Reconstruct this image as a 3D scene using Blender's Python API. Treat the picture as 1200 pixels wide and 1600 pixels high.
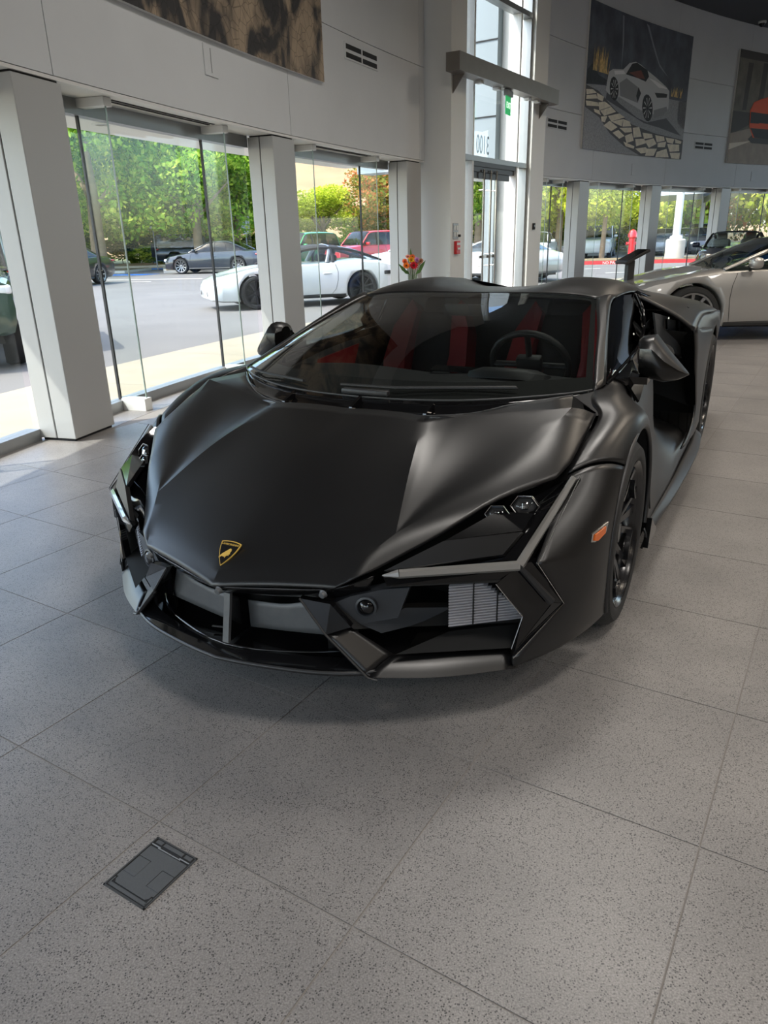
import bpy, bmesh, math, random
from mathutils import Vector, Matrix

# ---------------------------------------------------------------- scene, camera, light
for o in list(bpy.data.objects):
    bpy.data.objects.remove(o, do_unlink=True)
SC = bpy.context.scene
COL = SC.collection
PI = math.pi

CAM_H = 1.392
PITCH, ROLL = -0.361105, -0.02728
def cam_axes():
    f = Vector((0, math.cos(PITCH), math.sin(PITCH))); r = Vector((1, 0, 0)); u = r.cross(f)
    r2 = math.cos(ROLL)*r + math.sin(ROLL)*u; u2 = math.cos(ROLL)*u - math.sin(ROLL)*r
    return r2, u2, f
cam_d = bpy.data.cameras.new('camera'); cam = bpy.data.objects.new('camera', cam_d); COL.objects.link(cam)
_r, _u, _f = cam_axes()
cam.matrix_world = Matrix(((_r.x, _u.x, -_f.x, 0), (_r.y, _u.y, -_f.y, 0), (_r.z, _u.z, -_f.z, CAM_H), (0, 0, 0, 1)))
cam_d.sensor_fit = 'VERTICAL'; cam_d.sensor_height = 36.0; cam_d.lens = 1140.03/1600*36
cam_d.clip_end = 600; cam_d.clip_start = .05
SC.camera = cam

SUN_EL, SUN_AZ = math.radians(53), math.radians(199)     # direction towards the sun, azimuth from +X
world = bpy.data.worlds.new('sky'); SC.world = world; world.use_nodes = True
wn = world.node_tree.nodes; wl = world.node_tree.links; wn.clear()
sky = wn.new('ShaderNodeTexSky'); sky.sky_type = 'NISHITA'; sky.sun_disc = False
sky.sun_elevation = SUN_EL; sky.sun_rotation = PI/2 - SUN_AZ; sky.air_density = 1.0; sky.dust_density = 2.0
bgn = wn.new('ShaderNodeBackground'); bgn.inputs['Strength'].default_value = 0.36
wo = wn.new('ShaderNodeOutputWorld'); wl.new(sky.outputs[0], bgn.inputs[0]); wl.new(bgn.outputs[0], wo.inputs[0])
sun_d = bpy.data.lights.new('sun', 'SUN'); sun_d.energy = 2.7; sun_d.angle = math.radians(.6); sun_d.color = (1, .955, .88)
sun = bpy.data.objects.new('sun', sun_d); COL.objects.link(sun)
_sd = Vector((math.cos(SUN_EL)*math.cos(SUN_AZ), math.cos(SUN_EL)*math.sin(SUN_AZ), math.sin(SUN_EL)))
sun.rotation_euler = _sd.to_track_quat('Z', 'Y').to_euler()
sun.location = _sd*60
SC.view_settings.view_transform = 'Standard'; SC.view_settings.look = 'None'
SC.view_settings.exposure = 1.27; SC.view_settings.gamma = 1.0; SC.view_settings.use_curve_mapping = False

# ---------------------------------------------------------------- helpers
def srgb(r, g=None, b=None):
    if g is None: g = b = r
    def c(v):
        v /= 255.0
        return v/12.92 if v <= .04045 else ((v+.055)/1.055)**2.4
    return (c(r), c(g), c(b), 1)

MATS = {}
def mat(name, col, rough=.5, metal=0, spec=.5, coat=0, coat_r=.05, noise=None, bump=None, emit=None, trans=0):
    """noise=(scale, amount) varies the colour; bump=(scale, strength)"""
    if name in MATS: return MATS[name]
    m = bpy.data.materials.new(name); m.use_nodes = True; nt = m.node_tree; n = nt.nodes
    b = n['Principled BSDF']
    b.inputs['Base Color'].default_value = col; b.inputs['Roughness'].default_value = rough
    b.inputs['Metallic'].default_value = metal; b.inputs['Specular IOR Level'].default_value = spec
    b.inputs['Coat Weight'].default_value = coat; b.inputs['Coat Roughness'].default_value = coat_r
    b.inputs['Transmission Weight'].default_value = trans
    if emit: b.inputs['Emission Color'].default_value = emit[0]; b.inputs['Emission Strength'].default_value = emit[1]
    if noise or bump:
        tc = n.new('ShaderNodeTexCoord')
    if noise:
        t = n.new('ShaderNodeTexNoise'); t.inputs['Scale'].default_value = noise[0]; t.inputs['Detail'].default_value = 6
        nt.links.new(tc.outputs['Object'], t.inputs['Vector'])
        rp = n.new('ShaderNodeValToRGB'); a = noise[1]
        rp.color_ramp.elements[0].position = .3; rp.color_ramp.elements[1].position = .7
        rp.color_ramp.elements[0].color = tuple(max(0, c*(1-a)) for c in col[:3])+(1,)
        rp.color_ramp.elements[1].color = tuple(min(1, c*(1+a)) for c in col[:3])+(1,)
        nt.links.new(t.outputs['Fac'], rp.inputs[0]); nt.links.new(rp.outputs[0], b.inputs['Base Color'])
    if bump:
        t2 = n.new('ShaderNodeTexNoise'); t2.inputs['Scale'].default_value = bump[0]; t2.inputs['Detail'].default_value = 4
        nt.links.new(tc.outputs['Object'], t2.inputs['Vector'])
        bp_ = n.new('ShaderNodeBump'); bp_.inputs['Strength'].default_value = bump[1]; bp_.inputs['Distance'].default_value = .01
        nt.links.new(t2.outputs['Fac'], bp_.inputs['Height']); nt.links.new(bp_.outputs[0], b.inputs['Normal'])
    MATS[name] = m; return m

def glass_mat(name, tint=(.92, .96, .95), ior=1.45, rough=.0, refl=1.0):
    """thin glass: clear straight-through light plus a Fresnel reflection"""
    if name in MATS: return MATS[name]
    m = bpy.data.materials.new(name); m.use_nodes = True; nt = m.node_tree; n = nt.nodes; n.clear()
    tr = n.new('ShaderNodeBsdfTransparent'); tr.inputs[0].default_value = tuple(tint)+(1,)
    gl = n.new('ShaderNodeBsdfGlossy'); gl.inputs['Roughness'].default_value = rough; gl.inputs[0].default_value = (refl, refl, refl, 1)
    lw = n.new('ShaderNodeLayerWeight'); lw.inputs[0].default_value = .5     # facing: 0 head on, 1 at grazing
    pw = n.new('ShaderNodeMath'); pw.operation = 'POWER'; nt.links.new(lw.outputs['Facing'], pw.inputs[0]); pw.inputs[1].default_value = 5
    f0 = ((ior-1)/(ior+1))**2
    fr = n.new('ShaderNodeMath'); fr.operation = 'MULTIPLY_ADD'; nt.links.new(pw.outputs[0], fr.inputs[0]); fr.inputs[1].default_value = 1-f0; fr.inputs[2].default_value = f0
    mx = n.new('ShaderNodeMixShader'); out = n.new('ShaderNodeOutputMaterial')
    nt.links.new(fr.outputs[0], mx.inputs[0]); nt.links.new(tr.outputs[0], mx.inputs[1]); nt.links.new(gl.outputs[0], mx.inputs[2])
    nt.links.new(mx.outputs[0], out.inputs[0])
    MATS[name] = m; return m

def new_mesh(name, verts, faces, mats=None, midx=None, smooth=None, merge=None):
    me = bpy.data.meshes.new(name); me.from_pydata([tuple(v) for v in verts], [], [tuple(f) for f in faces])
    for m in (mats or []): me.materials.append(m)
    if midx: me.polygons.foreach_set('material_index', midx)
    if merge is not None or smooth is not None:
        bm = bmesh.new(); bm.from_mesh(me)
        if merge: bmesh.ops.remove_doubles(bm, verts=bm.verts, dist=merge)
        bmesh.ops.recalc_face_normals(bm, faces=bm.faces)
        bm.to_mesh(me); bm.free()
    if smooth is not None:
        me.polygons.foreach_set('use_smooth', [True]*len(me.polygons))
        me.set_sharp_from_angle(angle=math.radians(smooth))
    me.update(); return me

def link(name, me, parent=None, loc=None, rot=None):
    o = bpy.data.objects.new(name, me); COL.objects.link(o)
    if parent is not None: o.parent = parent
    if loc is not None: o.location = loc
    if rot is not None: o.rotation_euler = rot
    return o
def obj(name, vf, m, parent=None, smooth=None, merge=None, loc=None, rot=None, midx=None):
    ms = m if isinstance(m, (list, tuple)) else [m]
    return link(name, new_mesh(name, vf[0], vf[1], ms, midx, smooth, merge), parent, loc, rot)
def tag(o, label=None, cat=None, group=None, kind=None):
    if label: o['label'] = label
    if cat: o['category'] = cat
    if group: o['group'] = group
    if kind: o['kind'] = kind
    return o
def thing(name, label, cat, loc=(0, 0, 0), rz=0, group=None):
    o = bpy.data.objects.new(name, None); COL.objects.link(o); o.empty_display_size = .2
    o.location = loc; o.rotation_euler = (0, 0, rz)
    return tag(o, label, cat, group)
def empty(name, parent=None, loc=(0, 0, 0), rz=0):
    o = bpy.data.objects.new(name, None); COL.objects.link(o); o.parent = parent; o.location = loc; o.rotation_euler = (0, 0, rz)
    o.empty_display_size = .1
    return o
def copy_tree(o, parent=None):
    c = o.copy(); COL.objects.link(c); c.parent = parent
    for ch in list(o.children): copy_tree(ch, c)
    return c

class MB:
    """collects simple shapes into one (verts, faces)"""
    def __init__(s): s.v = []; s.f = []; s.mi = []
    def add(s, vf, mi=0):
        k = len(s.v); s.v += [Vector(v) for v in vf[0]]; s.f += [tuple(i+k for i in f) for f in vf[1]]; s.mi += [mi]*len(vf[1]); return s
    def vf(s): return s.v, s.f
def join(*vfs):
    m = MB()
    for q in vfs: m.add(q)
    return m.vf()
def mirror(vf): return [Vector((-v[0], v[1], v[2])) for v in vf[0]], [tuple(reversed(f)) for f in vf[1]]
def shift(vf, d): return [Vector(v)+Vector(d) for v in vf[0]], vf[1]
def xform(vf, M): return [M @ Vector(v) for v in vf[0]], vf[1]
def box(x0, x1, y0, y1, z0, z1):
    v = [(x, y, z) for z in (z0, z1) for y in (y0, y1) for x in (x0, x1)]
    return v, [(0, 2, 3, 1), (4, 5, 7, 6), (0, 1, 5, 4), (2, 6, 7, 3), (0, 4, 6, 2), (1, 3, 7, 5)]
def bevel_box(x0, x1, y0, y1, z0, z1, b, seg=2):
    bm = bmesh.new(); v, f = box(x0, x1, y0, y1, z0, z1)
    bv = [bm.verts.new(q) for q in v]; [bm.faces.new([bv[i] for i in ff]) for ff in f]
    bmesh.ops.bevel(bm, geom=list(bm.edges), offset=b, segments=seg, affect='EDGES', profile=.5)
    bm.verts.index_update()
    r = ([q.co.copy() for q in bm.verts], [tuple(q.index for q in ff.verts) for ff in bm.faces]); bm.free(); return r
def prism(poly, d):
    """extrude a 3D polygon by vector d"""
    n = len(poly); d = Vector(d)
    v = [Vector(p) for p in poly]+[Vector(p)+d for p in poly]
    f = [tuple(range(n-1, -1, -1)), tuple(range(n, 2*n))]+[(i, (i+1) % n, n+(i+1) % n, n+i) for i in range(n)]
    return v, f
def tube(pts, r, n=8, closed=False, caps=True):
    pts = [Vector(p) for p in pts]; rs = r if isinstance(r, (list, tuple)) else [r]*len(pts)
    v, f = [], []; m = len(pts); prev = None
    for i, p in enumerate(pts):
        a = pts[(i-1) % m] if (closed or i > 0) else p; b = pts[(i+1) % m] if (closed or i < m-1) else p
        t = (b-a).normalized()
        up = prev if prev is not None else (Vector((0, 0, 1)) if abs(t.z) < .9 else Vector((1, 0, 0)))
        u = (up - t*up.dot(t)).normalized(); w = t.cross(u); prev = u
        for k in range(n):
            an = 2*PI*k/n; v.append(p + (u*math.cos(an)+w*math.sin(an))*rs[i])
    for i in range(m if closed else m-1):
        j = (i+1) % m
        for k in range(n): f.append((i*n+k, i*n+(k+1) % n, j*n+(k+1) % n, j*n+k))
    if not closed and caps: f += [tuple(range(n-1, -1, -1)), tuple(range((m-1)*n, m*n))]
    return v, f
def lathe(prof, n=32, axis='Z'):
    """prof: list of (r, h)"""
    v, f = [], []
    for r, h in prof:
        for k in range(n):
            a = 2*PI*k/n; c, s = math.cos(a)*r, math.sin(a)*r
            v.append(Vector((c, s, h)) if axis == 'Z' else Vector((h, c, s)))
    for i in range(len(prof)-1):
        for k in range(n): f.append((i*n+k, i*n+(k+1) % n, (i+1)*n+(k+1) % n, (i+1)*n+k))
    return v, f
def disc(r, n=32, h=0, axis='X'):
    v = [Vector((h, r*math.cos(2*PI*k/n), r*math.sin(2*PI*k/n))) if axis == 'X' else Vector((r*math.cos(2*PI*k/n), r*math.sin(2*PI*k/n), h)) for k in range(n)]
    return v, [tuple(range(n))]
def catmull(p, t):
    """p: list of Vectors, t in [0, n-1]"""
    n = len(p)
    if n == 1: return p[0].copy()
    i = min(int(t), n-2); u = t-i
    p1, p2 = p[i], p[i+1]
    p0 = p[i-1] if i > 0 else p1*2-p2
    p3 = p[i+2] if i+2 < n else p2*2-p1
    return .5*((2*p1)+(p2-p0)*u+(2*p0-5*p1+4*p2-p3)*u*u+(3*p1-p0-3*p2+p3)*u**3)
def curve(pts, n):
    p = [Vector(q) for q in pts]; return [catmull(p, (len(p)-1)*k/(n-1)) for k in range(n)]
def patch(rows, nu, nv, bulge=0):
    """rows of control points -> smooth grid with nu x nv samples"""
    rr = [curve(r, nu) for r in rows]
    cols = [[rr[j][i] for j in range(len(rr))] for i in range(nu)]
    g = [[catmull(cols[i], (len(rows)-1)*k/(nv-1)) for i in range(nu)] for k in range(nv)]
    v = [q for row in g for q in row]
    f = [(k*nu+i, k*nu+i+1, (k+1)*nu+i+1, (k+1)*nu+i) for k in range(nv-1) for i in range(nu-1)]
    return v, f
def loft(a, b, n, m=2):
    """ruled grid between two curves"""
    return patch([a, b], n, m)
def poly(pts):
    return [Vector(p) for p in pts], [tuple(range(len(pts)))]
def solid(o, t, off=-1):
    md = o.modifiers.new('thickness', 'SOLIDIFY'); md.thickness = t; md.offset = off; md.use_even_offset = True; return o
def text_vf(s, size, extrude=.002, thin=0.0, align='CENTER'):
    cu = bpy.data.curves.new('lettering', 'FONT'); cu.body = s; cu.size = size; cu.extrude = extrude; cu.offset = thin
    cu.align_x = align; cu.align_y = 'CENTER'; cu.resolution_u = 3
    o = bpy.data.objects.new('lettering', cu); COL.objects.link(o)
    dg = bpy.context.evaluated_depsgraph_get(); me = bpy.data.meshes.new_from_object(o.evaluated_get(dg))
    vf = ([v.co.copy() for v in me.vertices], [tuple(p.vertices) for p in me.polygons])
    bpy.data.objects.remove(o); bpy.data.curves.remove(cu); bpy.data.meshes.remove(me); return vf

# curved facade: everything is placed by arc length s, radius R, height z
CX, CY, R0 = 29.43, -3.867, 33.05
def th(s): return math.radians(163.6) - s/R0
def fac(s, R, z):
    a = th(s); return Vector((CX+R*math.cos(a), CY+R*math.sin(a), z))
def fac_rot(s):            # local x = along the wall (growing s), local y = outward
    return th(s) - PI/2
def arc_box(s0, s1, Ra, Rb, z0, z1, n=None):
    n = n or max(1, int(abs(s1-s0)/.5)+1)
    v, f = [], []
    for k in range(n+1):
        s = s0+(s1-s0)*k/n
        v += [fac(s, Ra, z0), fac(s, Rb, z0), fac(s, Rb, z1), fac(s, Ra, z1)]
    for k in range(n):
        a, b = 4*k, 4*k+4
        for i in range(4): f.append((a+i, a+(i+1) % 4, b+(i+1) % 4, b+i))
    f += [(3, 2, 1, 0), (4*n, 4*n+1, 4*n+2, 4*n+3)]
    return v, f
# ---------------------------------------------------------------- materials of the room
M_white = mat('painted_white_metal', srgb(214, 214, 210), .42)
M_col = mat('column_cladding', srgb(168, 168, 166), .4, metal=.1)
M_panel = mat('grey_wall_panel', srgb(202, 205, 207), .55, noise=(1.3, .03))
M_alu = mat('anodised_aluminium', srgb(150, 152, 152), .38, metal=.6)
M_dark = mat('dark_gap', srgb(22, 22, 23), .7)
M_glass = glass_mat('window_glass', (.95, .975, .965), 1.35, 0, .6)
M_fin = glass_mat('fin_glass', (.965, .985, .975), 1.35, 0, .45)
M_finedge = mat('polished_glass_edge', srgb(150, 168, 160), .2)
M_beam = mat('brushed_bronze_beam', srgb(128, 122, 116), .38, metal=.7, noise=(6, .05))
M_steel = mat('brushed_steel', srgb(190, 188, 184), .25, metal=1)
M_conc = mat('sunlit_concrete', srgb(150, 140, 122), .9, noise=(2.2, .06), bump=(60, .1))
M_seal = mat('black_sealant', srgb(25, 26, 27), .5)
M_ceil = mat('grey_ceiling', srgb(76, 77, 79), .7, noise=(2, .03))

def tile_material():
    m = bpy.data.materials.new('speckled_porcelain'); m.use_nodes = True; nt = m.node_tree; n = nt.nodes; L = nt.links
    b = n['Principled BSDF']; tc = n.new('ShaderNodeTexCoord'); oi = n.new('ShaderNodeObjectInfo')
    gp = n.new('ShaderNodeNewGeometry')
    def ramp(src, p0, c0, p1, c1):
        r = n.new('ShaderNodeValToRGB'); e = r.color_ramp.elements
        e[0].position = p0; e[0].color = c0; e[1].position = p1; e[1].color = c1; L.new(src, r.inputs[0]); return r
    n1 = n.new('ShaderNodeTexNoise'); n1.inputs['Scale'].default_value = 3.0; n1.inputs['Detail'].default_value = 5; L.new(gp.outputs['Position'], n1.inputs['Vector'])
    base = ramp(n1.outputs['Fac'], .3, srgb(114, 111, 109), .7, srgb(131, 127, 124))
    n2 = n.new('ShaderNodeTexNoise'); n2.inputs['Scale'].default_value = 260; n2.inputs['Detail'].default_value = 2; L.new(gp.outputs['Position'], n2.inputs['Vector'])
    g2 = ramp(n2.outputs['Fac'], .35, (.62, .62, .62, 1), .65, (1.3, 1.3, 1.3, 1))
    mx = n.new('ShaderNodeMix'); mx.data_type = 'RGBA'; mx.blend_type = 'MULTIPLY'; mx.inputs['Factor'].default_value = .75
    L.new(base.outputs[0], mx.inputs['A']); L.new(g2.outputs[0], mx.inputs['B'])
    v = n.new('ShaderNodeTexVoronoi'); v.inputs['Scale'].default_value = 165; v.inputs['Randomness'].default_value = 1; L.new(gp.outputs['Position'], v.inputs['Vector'])
    sp = ramp(v.outputs['Distance'], .24, (1, 1, 1, 1), .36, (0, 0, 0, 1))
    n3 = n.new('ShaderNodeTexNoise'); n3.inputs['Scale'].default_value = 40; L.new(gp.outputs['Position'], n3.inputs['Vector'])
    s3 = ramp(n3.outputs['Fac'], .34, (0, 0, 0, 1), .52, (1, 1, 1, 1))
    ml = n.new('ShaderNodeMath'); ml.operation = 'MULTIPLY'; L.new(sp.outputs[0], ml.inputs[0]); L.new(s3.outputs[0], ml.inputs[1])
    m2 = n.new('ShaderNodeMix'); m2.data_type = 'RGBA'; L.new(ml.outputs[0], m2.inputs['Factor'])
    L.new(mx.outputs['Result'], m2.inputs['A']); m2.inputs['B'].default_value = srgb(58, 57, 57)
    hv = n.new('ShaderNodeHueSaturation'); L.new(m2.outputs['Result'], hv.inputs['Color'])
    mr = n.new('ShaderNodeMapRange'); mr.inputs['To Min'].default_value = .95; mr.inputs['To Max'].default_value = 1.05
    L.new(oi.outputs['Random'], mr.inputs['Value']); L.new(mr.outputs[0], hv.inputs['Value'])
    L.new(hv.outputs[0], b.inputs['Base Color'])
    b.inputs['Roughness'].default_value = .40; b.inputs['Specular IOR Level'].default_value = .5
    return m
M_tile = tile_material()
M_grout = mat('floor_grout', srgb(128, 124, 120), .9)

# ---------------------------------------------------------------- floor and its tiles
FA = -.562134; EA = Vector((math.cos(FA), math.sin(FA), 0)); EB = Vector((-math.sin(FA), math.cos(FA), 0))
FO = Vector((-1.9343, 1.60634, 0)); TS, TT = .5992, .6028
fl_pts = [fac(s, 33.42, -.02) for s in [(-22+i*1.0) for i in range(64)]]
far = [Vector((26, 22, -.02)), Vector((22, -14, -.02)), Vector((2, -16, -.02))]
floor = obj('floor', prism(fl_pts+far, (0, 0, .0180)), M_grout); tag(floor, 'large grey speckled porcelain tile floor of the showroom', 'floor', kind='structure')
g = .0021
tile_me = new_mesh('tile', *box(g, TS-g, g, TT-g, -.006, 0), [M_tile])
rot_t = FA
def in_frame(p, margin):
    d = Vector(p)-Vector((0, 0, CAM_H)); w = d.dot(_f)
    if w < .3: return False
    x = 600+1140*d.dot(_r)/w; y = 800-1140*d.dot(_u)/w
    return -margin < x < 1200+margin and -margin < y < 1600+margin
cells = []
for i in range(-20, 48):
    for j in range(-30, 50):
        c = FO+EA*(i+.5)*TS+EB*(j+.5)*TT
        R = math.hypot(c.x-CX, c.y-CY)
        if R > 33.42+.3 or c.x > 22 or c.y < -14: continue
        cells.append((c.length if in_frame(c, 260) and c.length < 12.5 else 100+c.length, i, j, R))
cells.sort()
near = [c for c in cells if c[0] < 100 and c[3] < 33.05][:290]
ns = set((c[1], c[2]) for c in near)
for _, i, j, R in near:
    link('tile', tile_me, floor, FO+EA*i*TS+EB*j*TT, (0, 0, rot_t))
fm = MB(); Mr = Matrix.Rotation(rot_t, 4, 'Z')
for _, i, j, R in cells:
    if (i, j) in ns or R > 33.1: continue
    q = xform(box(g, TS-g, g, TT-g, -.006, 0), Matrix.Translation(FO+EA*i*TS+EB*j*TT) @ Mr)
    fm.add((q[0], [q[1][1]]))
ft = obj('tile_field', fm.vf(), M_tile, floor); ft['kind'] = 'stuff'
# lighter stone margin along the glass
obj('tile_border', arc_box(-18, 40, 33.06, 33.40, -.006, -.0005, 90), M_tile, floor)

# ---------------------------------------------------------------- curved wall above the windows: separate panels
wall = obj('wall_left', join(arc_box(-20, 7.8, 33.10, 33.40, 2.50, 6.6, 40), arc_box(11.8, 40, 33.10, 33.40, 2.50, 6.6, 40)), M_dark); tag(wall, 'curved grey panelled wall above the windows', 'wall', kind='structure')
PZ = [(2.48, 3.75), (3.75, 5.0), (5.0, 6.53)]
def panel(s0, s1, z0, z1):
    e = .004
    obj('panel', arc_box(s0+e, s1-e, 33.05, 33.10, z0+e, z1-e), M_panel, wall)
for k in range(-6, 10):
    s0 = .31+3.66*k; s1 = s0+3.66
    if s0 < 7.8 and s1 > 7.8: s1 = 7.80
    elif s0 >= 7.5 and s1 < 11.8: continue
    elif s0 < 11.78 and s1 > 11.78: s0 = 11.80
    for z0, z1 in PZ: panel(s0, s1, z0, z1)
# soffit under the wall
sof = obj('trim_1', join(arc_box(-20, 7.80, 33.05, 33.55, 2.455, 2.478, 60), arc_box(11.80, 40, 33.05, 33.55, 2.455, 2.478, 60)), M_white); tag(sof, 'white soffit strip above the window glass', 'trim', kind='structure')
# outside overhang and upper facade
ov = obj('trim_2', join(arc_box(-20, 7.6, 33.55, 34.40, 2.44, 2.62, 60), arc_box(12.0, 40, 33.55, 34.40, 2.44, 2.62, 60)), M_white); tag(ov, 'white outside overhang above the shop windows', 'trim', kind='structure')
outer = obj('wall_outer', join(arc_box(-20, 7.6, 33.45, 33.60, 2.62, 7.6, 60), arc_box(12.0, 40, 33.45, 33.60, 2.62, 7.6, 60)), M_white); tag(outer, 'white outer face of the curved facade', 'wall', kind='structure')

# ceiling
cl_pts = [fac(s, 33.3, 6.53) for s in [(-22+i*1.0) for i in range(64)]]
ceil = obj('ceiling', prism(cl_pts+[Vector((26, 22, 6.53)), Vector((22, -14, 6.53)), Vector((2, -16, 6.53))], (0, 0, .2)), M_ceil); tag(ceil, 'flat dark grey showroom ceiling', 'ceiling', kind='structure')
# far interior walls, behind and to the right of the viewer
M_wallw = mat('warm_wall_paint', srgb(176, 160, 142), .7)
wr = obj('wall_right', join(prism([Vector((26, 22, 0)), Vector((22, -14, 0)), Vector((22.2, -14, 0)), Vector((26.2, 22, 0))], (0, 0, 6.53))), M_wallw); tag(wr, 'plain wall on the far right of the showroom', 'wall', kind='structure')
wb = obj('wall_back', join(prism([Vector((22, -14, 0)), Vector((2, -16, 0)), Vector((2, -16.2, 0)), Vector((22, -14.2, 0))], (0, 0, 6.53))), M_wallw); tag(wb, 'plain wall behind the viewer', 'wall', kind='structure')

# ---------------------------------------------------------------- columns
COLS = [-7.20, -3.53, .135, 3.79, 7.43, 14.63, 18.28, 21.92, 25.57, 29.2]
col_words = {-7.20: 'behind the viewer, far left', -3.53: 'left of the picture edge', .135: 'nearest, large at the left edge of the photo', 3.79: 'in front of the white parked coupe, second from the left',
             7.43: 'beside the flowers, left of the entrance', 14.63: 'first one right of the entrance', 18.28: 'behind the black stand', 21.92: 'behind the dark blue convertible', 25.57: 'at the far right end', 29.2: 'beyond the far right end'}
def col_mesh():
    m = MB(); w = .24
    return m
for s in COLS:
    t = thing('column', 'white metal clad window column ' + col_words[s], 'column', fac(s, 33.22, 0), fac_rot(s), 'window columns')
    # local x along wall, y outward; front face at y = -.17
    obj('front_cladding', join(bevel_box(-.24, .24, -.17, -.005, .02, 2.44, .004, 1)), M_col, t)
    obj('rear_cladding', join(bevel_box(-.24, .24, .005, .15, .02, 2.44, .004, 1)), M_col, t)
    obj('core', box(-.225, .225, -.15, .13, 0, 2.455), M_dark, t)

# ---------------------------------------------------------------- glazing bays
GR = 33.42
bays = []
edges = COLS
nwin = 0
for a, b in zip(COLS[:-1], COLS[1:]):
    if a == 7.43: continue
    nwin += 1
    w = tag(empty('window_%d' % nwin, None, (0, 0, 0)), 'floor to ceiling frameless glass window bay', 'window', kind='structure')
    s0, s1 = a+.24, b-.24
    f1, f2 = a+.84, a+2.60
    obj('sill', arc_box(s0, s1, 33.36, 33.48, 0, .085), M_alu, w)
    obj('header', arc_box(s0, s1, 33.37, 33.47, 2.34, 2.455), M_alu, w)
    for p, q in ((s0, f1), (f1, f2), (f2, s1)):
        obj('pane', arc_box(p+.008, q-.008, GR-.006, GR+.006, .085, 2.34), M_glass, w)
    for f in (f1, f2):
        obj('seal', arc_box(f-.009, f+.009, GR-.012, GR+.012, .085, 2.34, 1), M_seal, w)
        obj('fin', arc_box(f-.008, f+.008, 33.146, GR-.014, .11, 2.40, 1), M_fin, w)
        obj('fin_edge', arc_box(f-.008, f+.008, 33.14, 33.146, .11, 2.40, 1), M_finedge, w)
        obj('fin_shoe', arc_box(f-.05, f+.05, 33.13, 33.37, 0, .105, 1), M_white, w)
        obj('fin_bracket', arc_box(f-.05, f+.05, 33.12, 33.37, 2.39, 2.452, 1), M_white, w)
    # slot diffuser in the soffit
    d = obj('slot_diffuser', join(arc_box(f1+.12, f2-.12, 33.16, 33.185, 2.449, 2.4545), arc_box(f1+.12, f2-.12, 33.215, 33.24, 2.449, 2.4545)), M_dark, w)
# short pane between third column and the entrance
w = tag(empty('window_20', None), 'narrow window strip between column and entrance', 'window', kind='structure')
obj('pane', arc_box(7.68, 8.3, GR-.006, GR+.006, .085, 2.34, 1), M_glass, w)
obj('sill', arc_box(7.68, 8.3, 33.36, 33.48, 0, .085), M_alu, w)
obj('header', arc_box(7.68, 8.3, 33.37, 33.47, 2.34, 2.455), M_alu, w)
w = tag(empty('window_21', None), 'narrow window right of the entrance before the first column', 'window', kind='structure')
for p, q in ((11.75, 13.0), (13.0, 14.39)):
    obj('pane', arc_box(p+.008, q-.008, GR-.006, GR+.006, .085, 2.34), M_glass, w)
obj('sill', arc_box(11.7, 14.39, 33.36, 33.48, 0, .085), M_alu, w)
obj('header', arc_box(11.7, 14.39, 33.37, 33.47, 2.34, 2.455), M_alu, w)
for f in (13.0, 13.75):
    obj('seal', arc_box(f-.009, f+.009, GR-.012, GR+.012, .085, 2.34, 1), M_seal, w)
    obj('fin', arc_box(f-.008, f+.008, 33.146, GR-.014, .11, 2.40, 1), M_fin, w)
    obj('fin_edge', arc_box(f-.008, f+.008, 33.14, 33.146, .11, 2.40, 1), M_finedge, w)
    obj('fin_bracket', arc_box(f-.05, f+.05, 33.12, 33.37, 2.39, 2.452, 1), M_white, w)

# ---------------------------------------------------------------- entrance portal
PR = 32.63
pj = thing('entrance_portal', 'tall white entrance portal projecting from the curved wall', 'portal', fac(9.8, 33, 0), 0)
pj.location = (0, 0, 0)
obj('jamb', arc_box(7.86, 8.42, PR, 33.3, 0, 6.52, 1), M_white, pj)
obj('jamb', arc_box(11.18, 11.76, PR, 33.3, 0, 6.52, 1), M_white, pj)
for s, wd in ((8.44, .05), (8.88, .06), (10.72, .06), (11.15, .05)):
    obj('mullion', arc_box(s-wd/2, s+wd/2, 32.70, 32.86, 0, 6.52, 1), M_alu if wd < .055 else M_white, pj)
obj('transom', arc_box(8.44, 11.15, 32.69, 32.87, 2.53, 2.61), M_alu, pj)
obj('transom', arc_box(8.44, 11.15, 32.69, 32.87, 4.95, 5.03), M_alu, pj)
for p, q in ((8.46, 8.86), (8.9, 10.70), (10.74, 11.13)):
    obj('pane', arc_box(p, q, 32.77, 32.78, 2.61, 4.95, 1), M_glass, pj)
    obj('pane', arc_box(p, q, 32.77, 32.78, 5.03, 6.5, 1), M_glass, pj)
for p, q in ((8.46, 8.86), (10.74, 11.13)):
    obj('pane', arc_box(p, q, 32.77, 32.78, .06, 2.53, 1), M_glass, pj)
# outside fin walls of the porch
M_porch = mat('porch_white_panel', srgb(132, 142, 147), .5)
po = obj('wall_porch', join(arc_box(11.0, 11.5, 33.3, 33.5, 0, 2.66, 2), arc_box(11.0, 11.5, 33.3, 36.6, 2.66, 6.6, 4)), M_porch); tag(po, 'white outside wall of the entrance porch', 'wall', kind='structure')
for z in (3.45, 4.70):
    obj('joint', arc_box(10.985, 11.0, 33.3, 36.6, z, z+.02, 1), M_dark, po)
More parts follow.
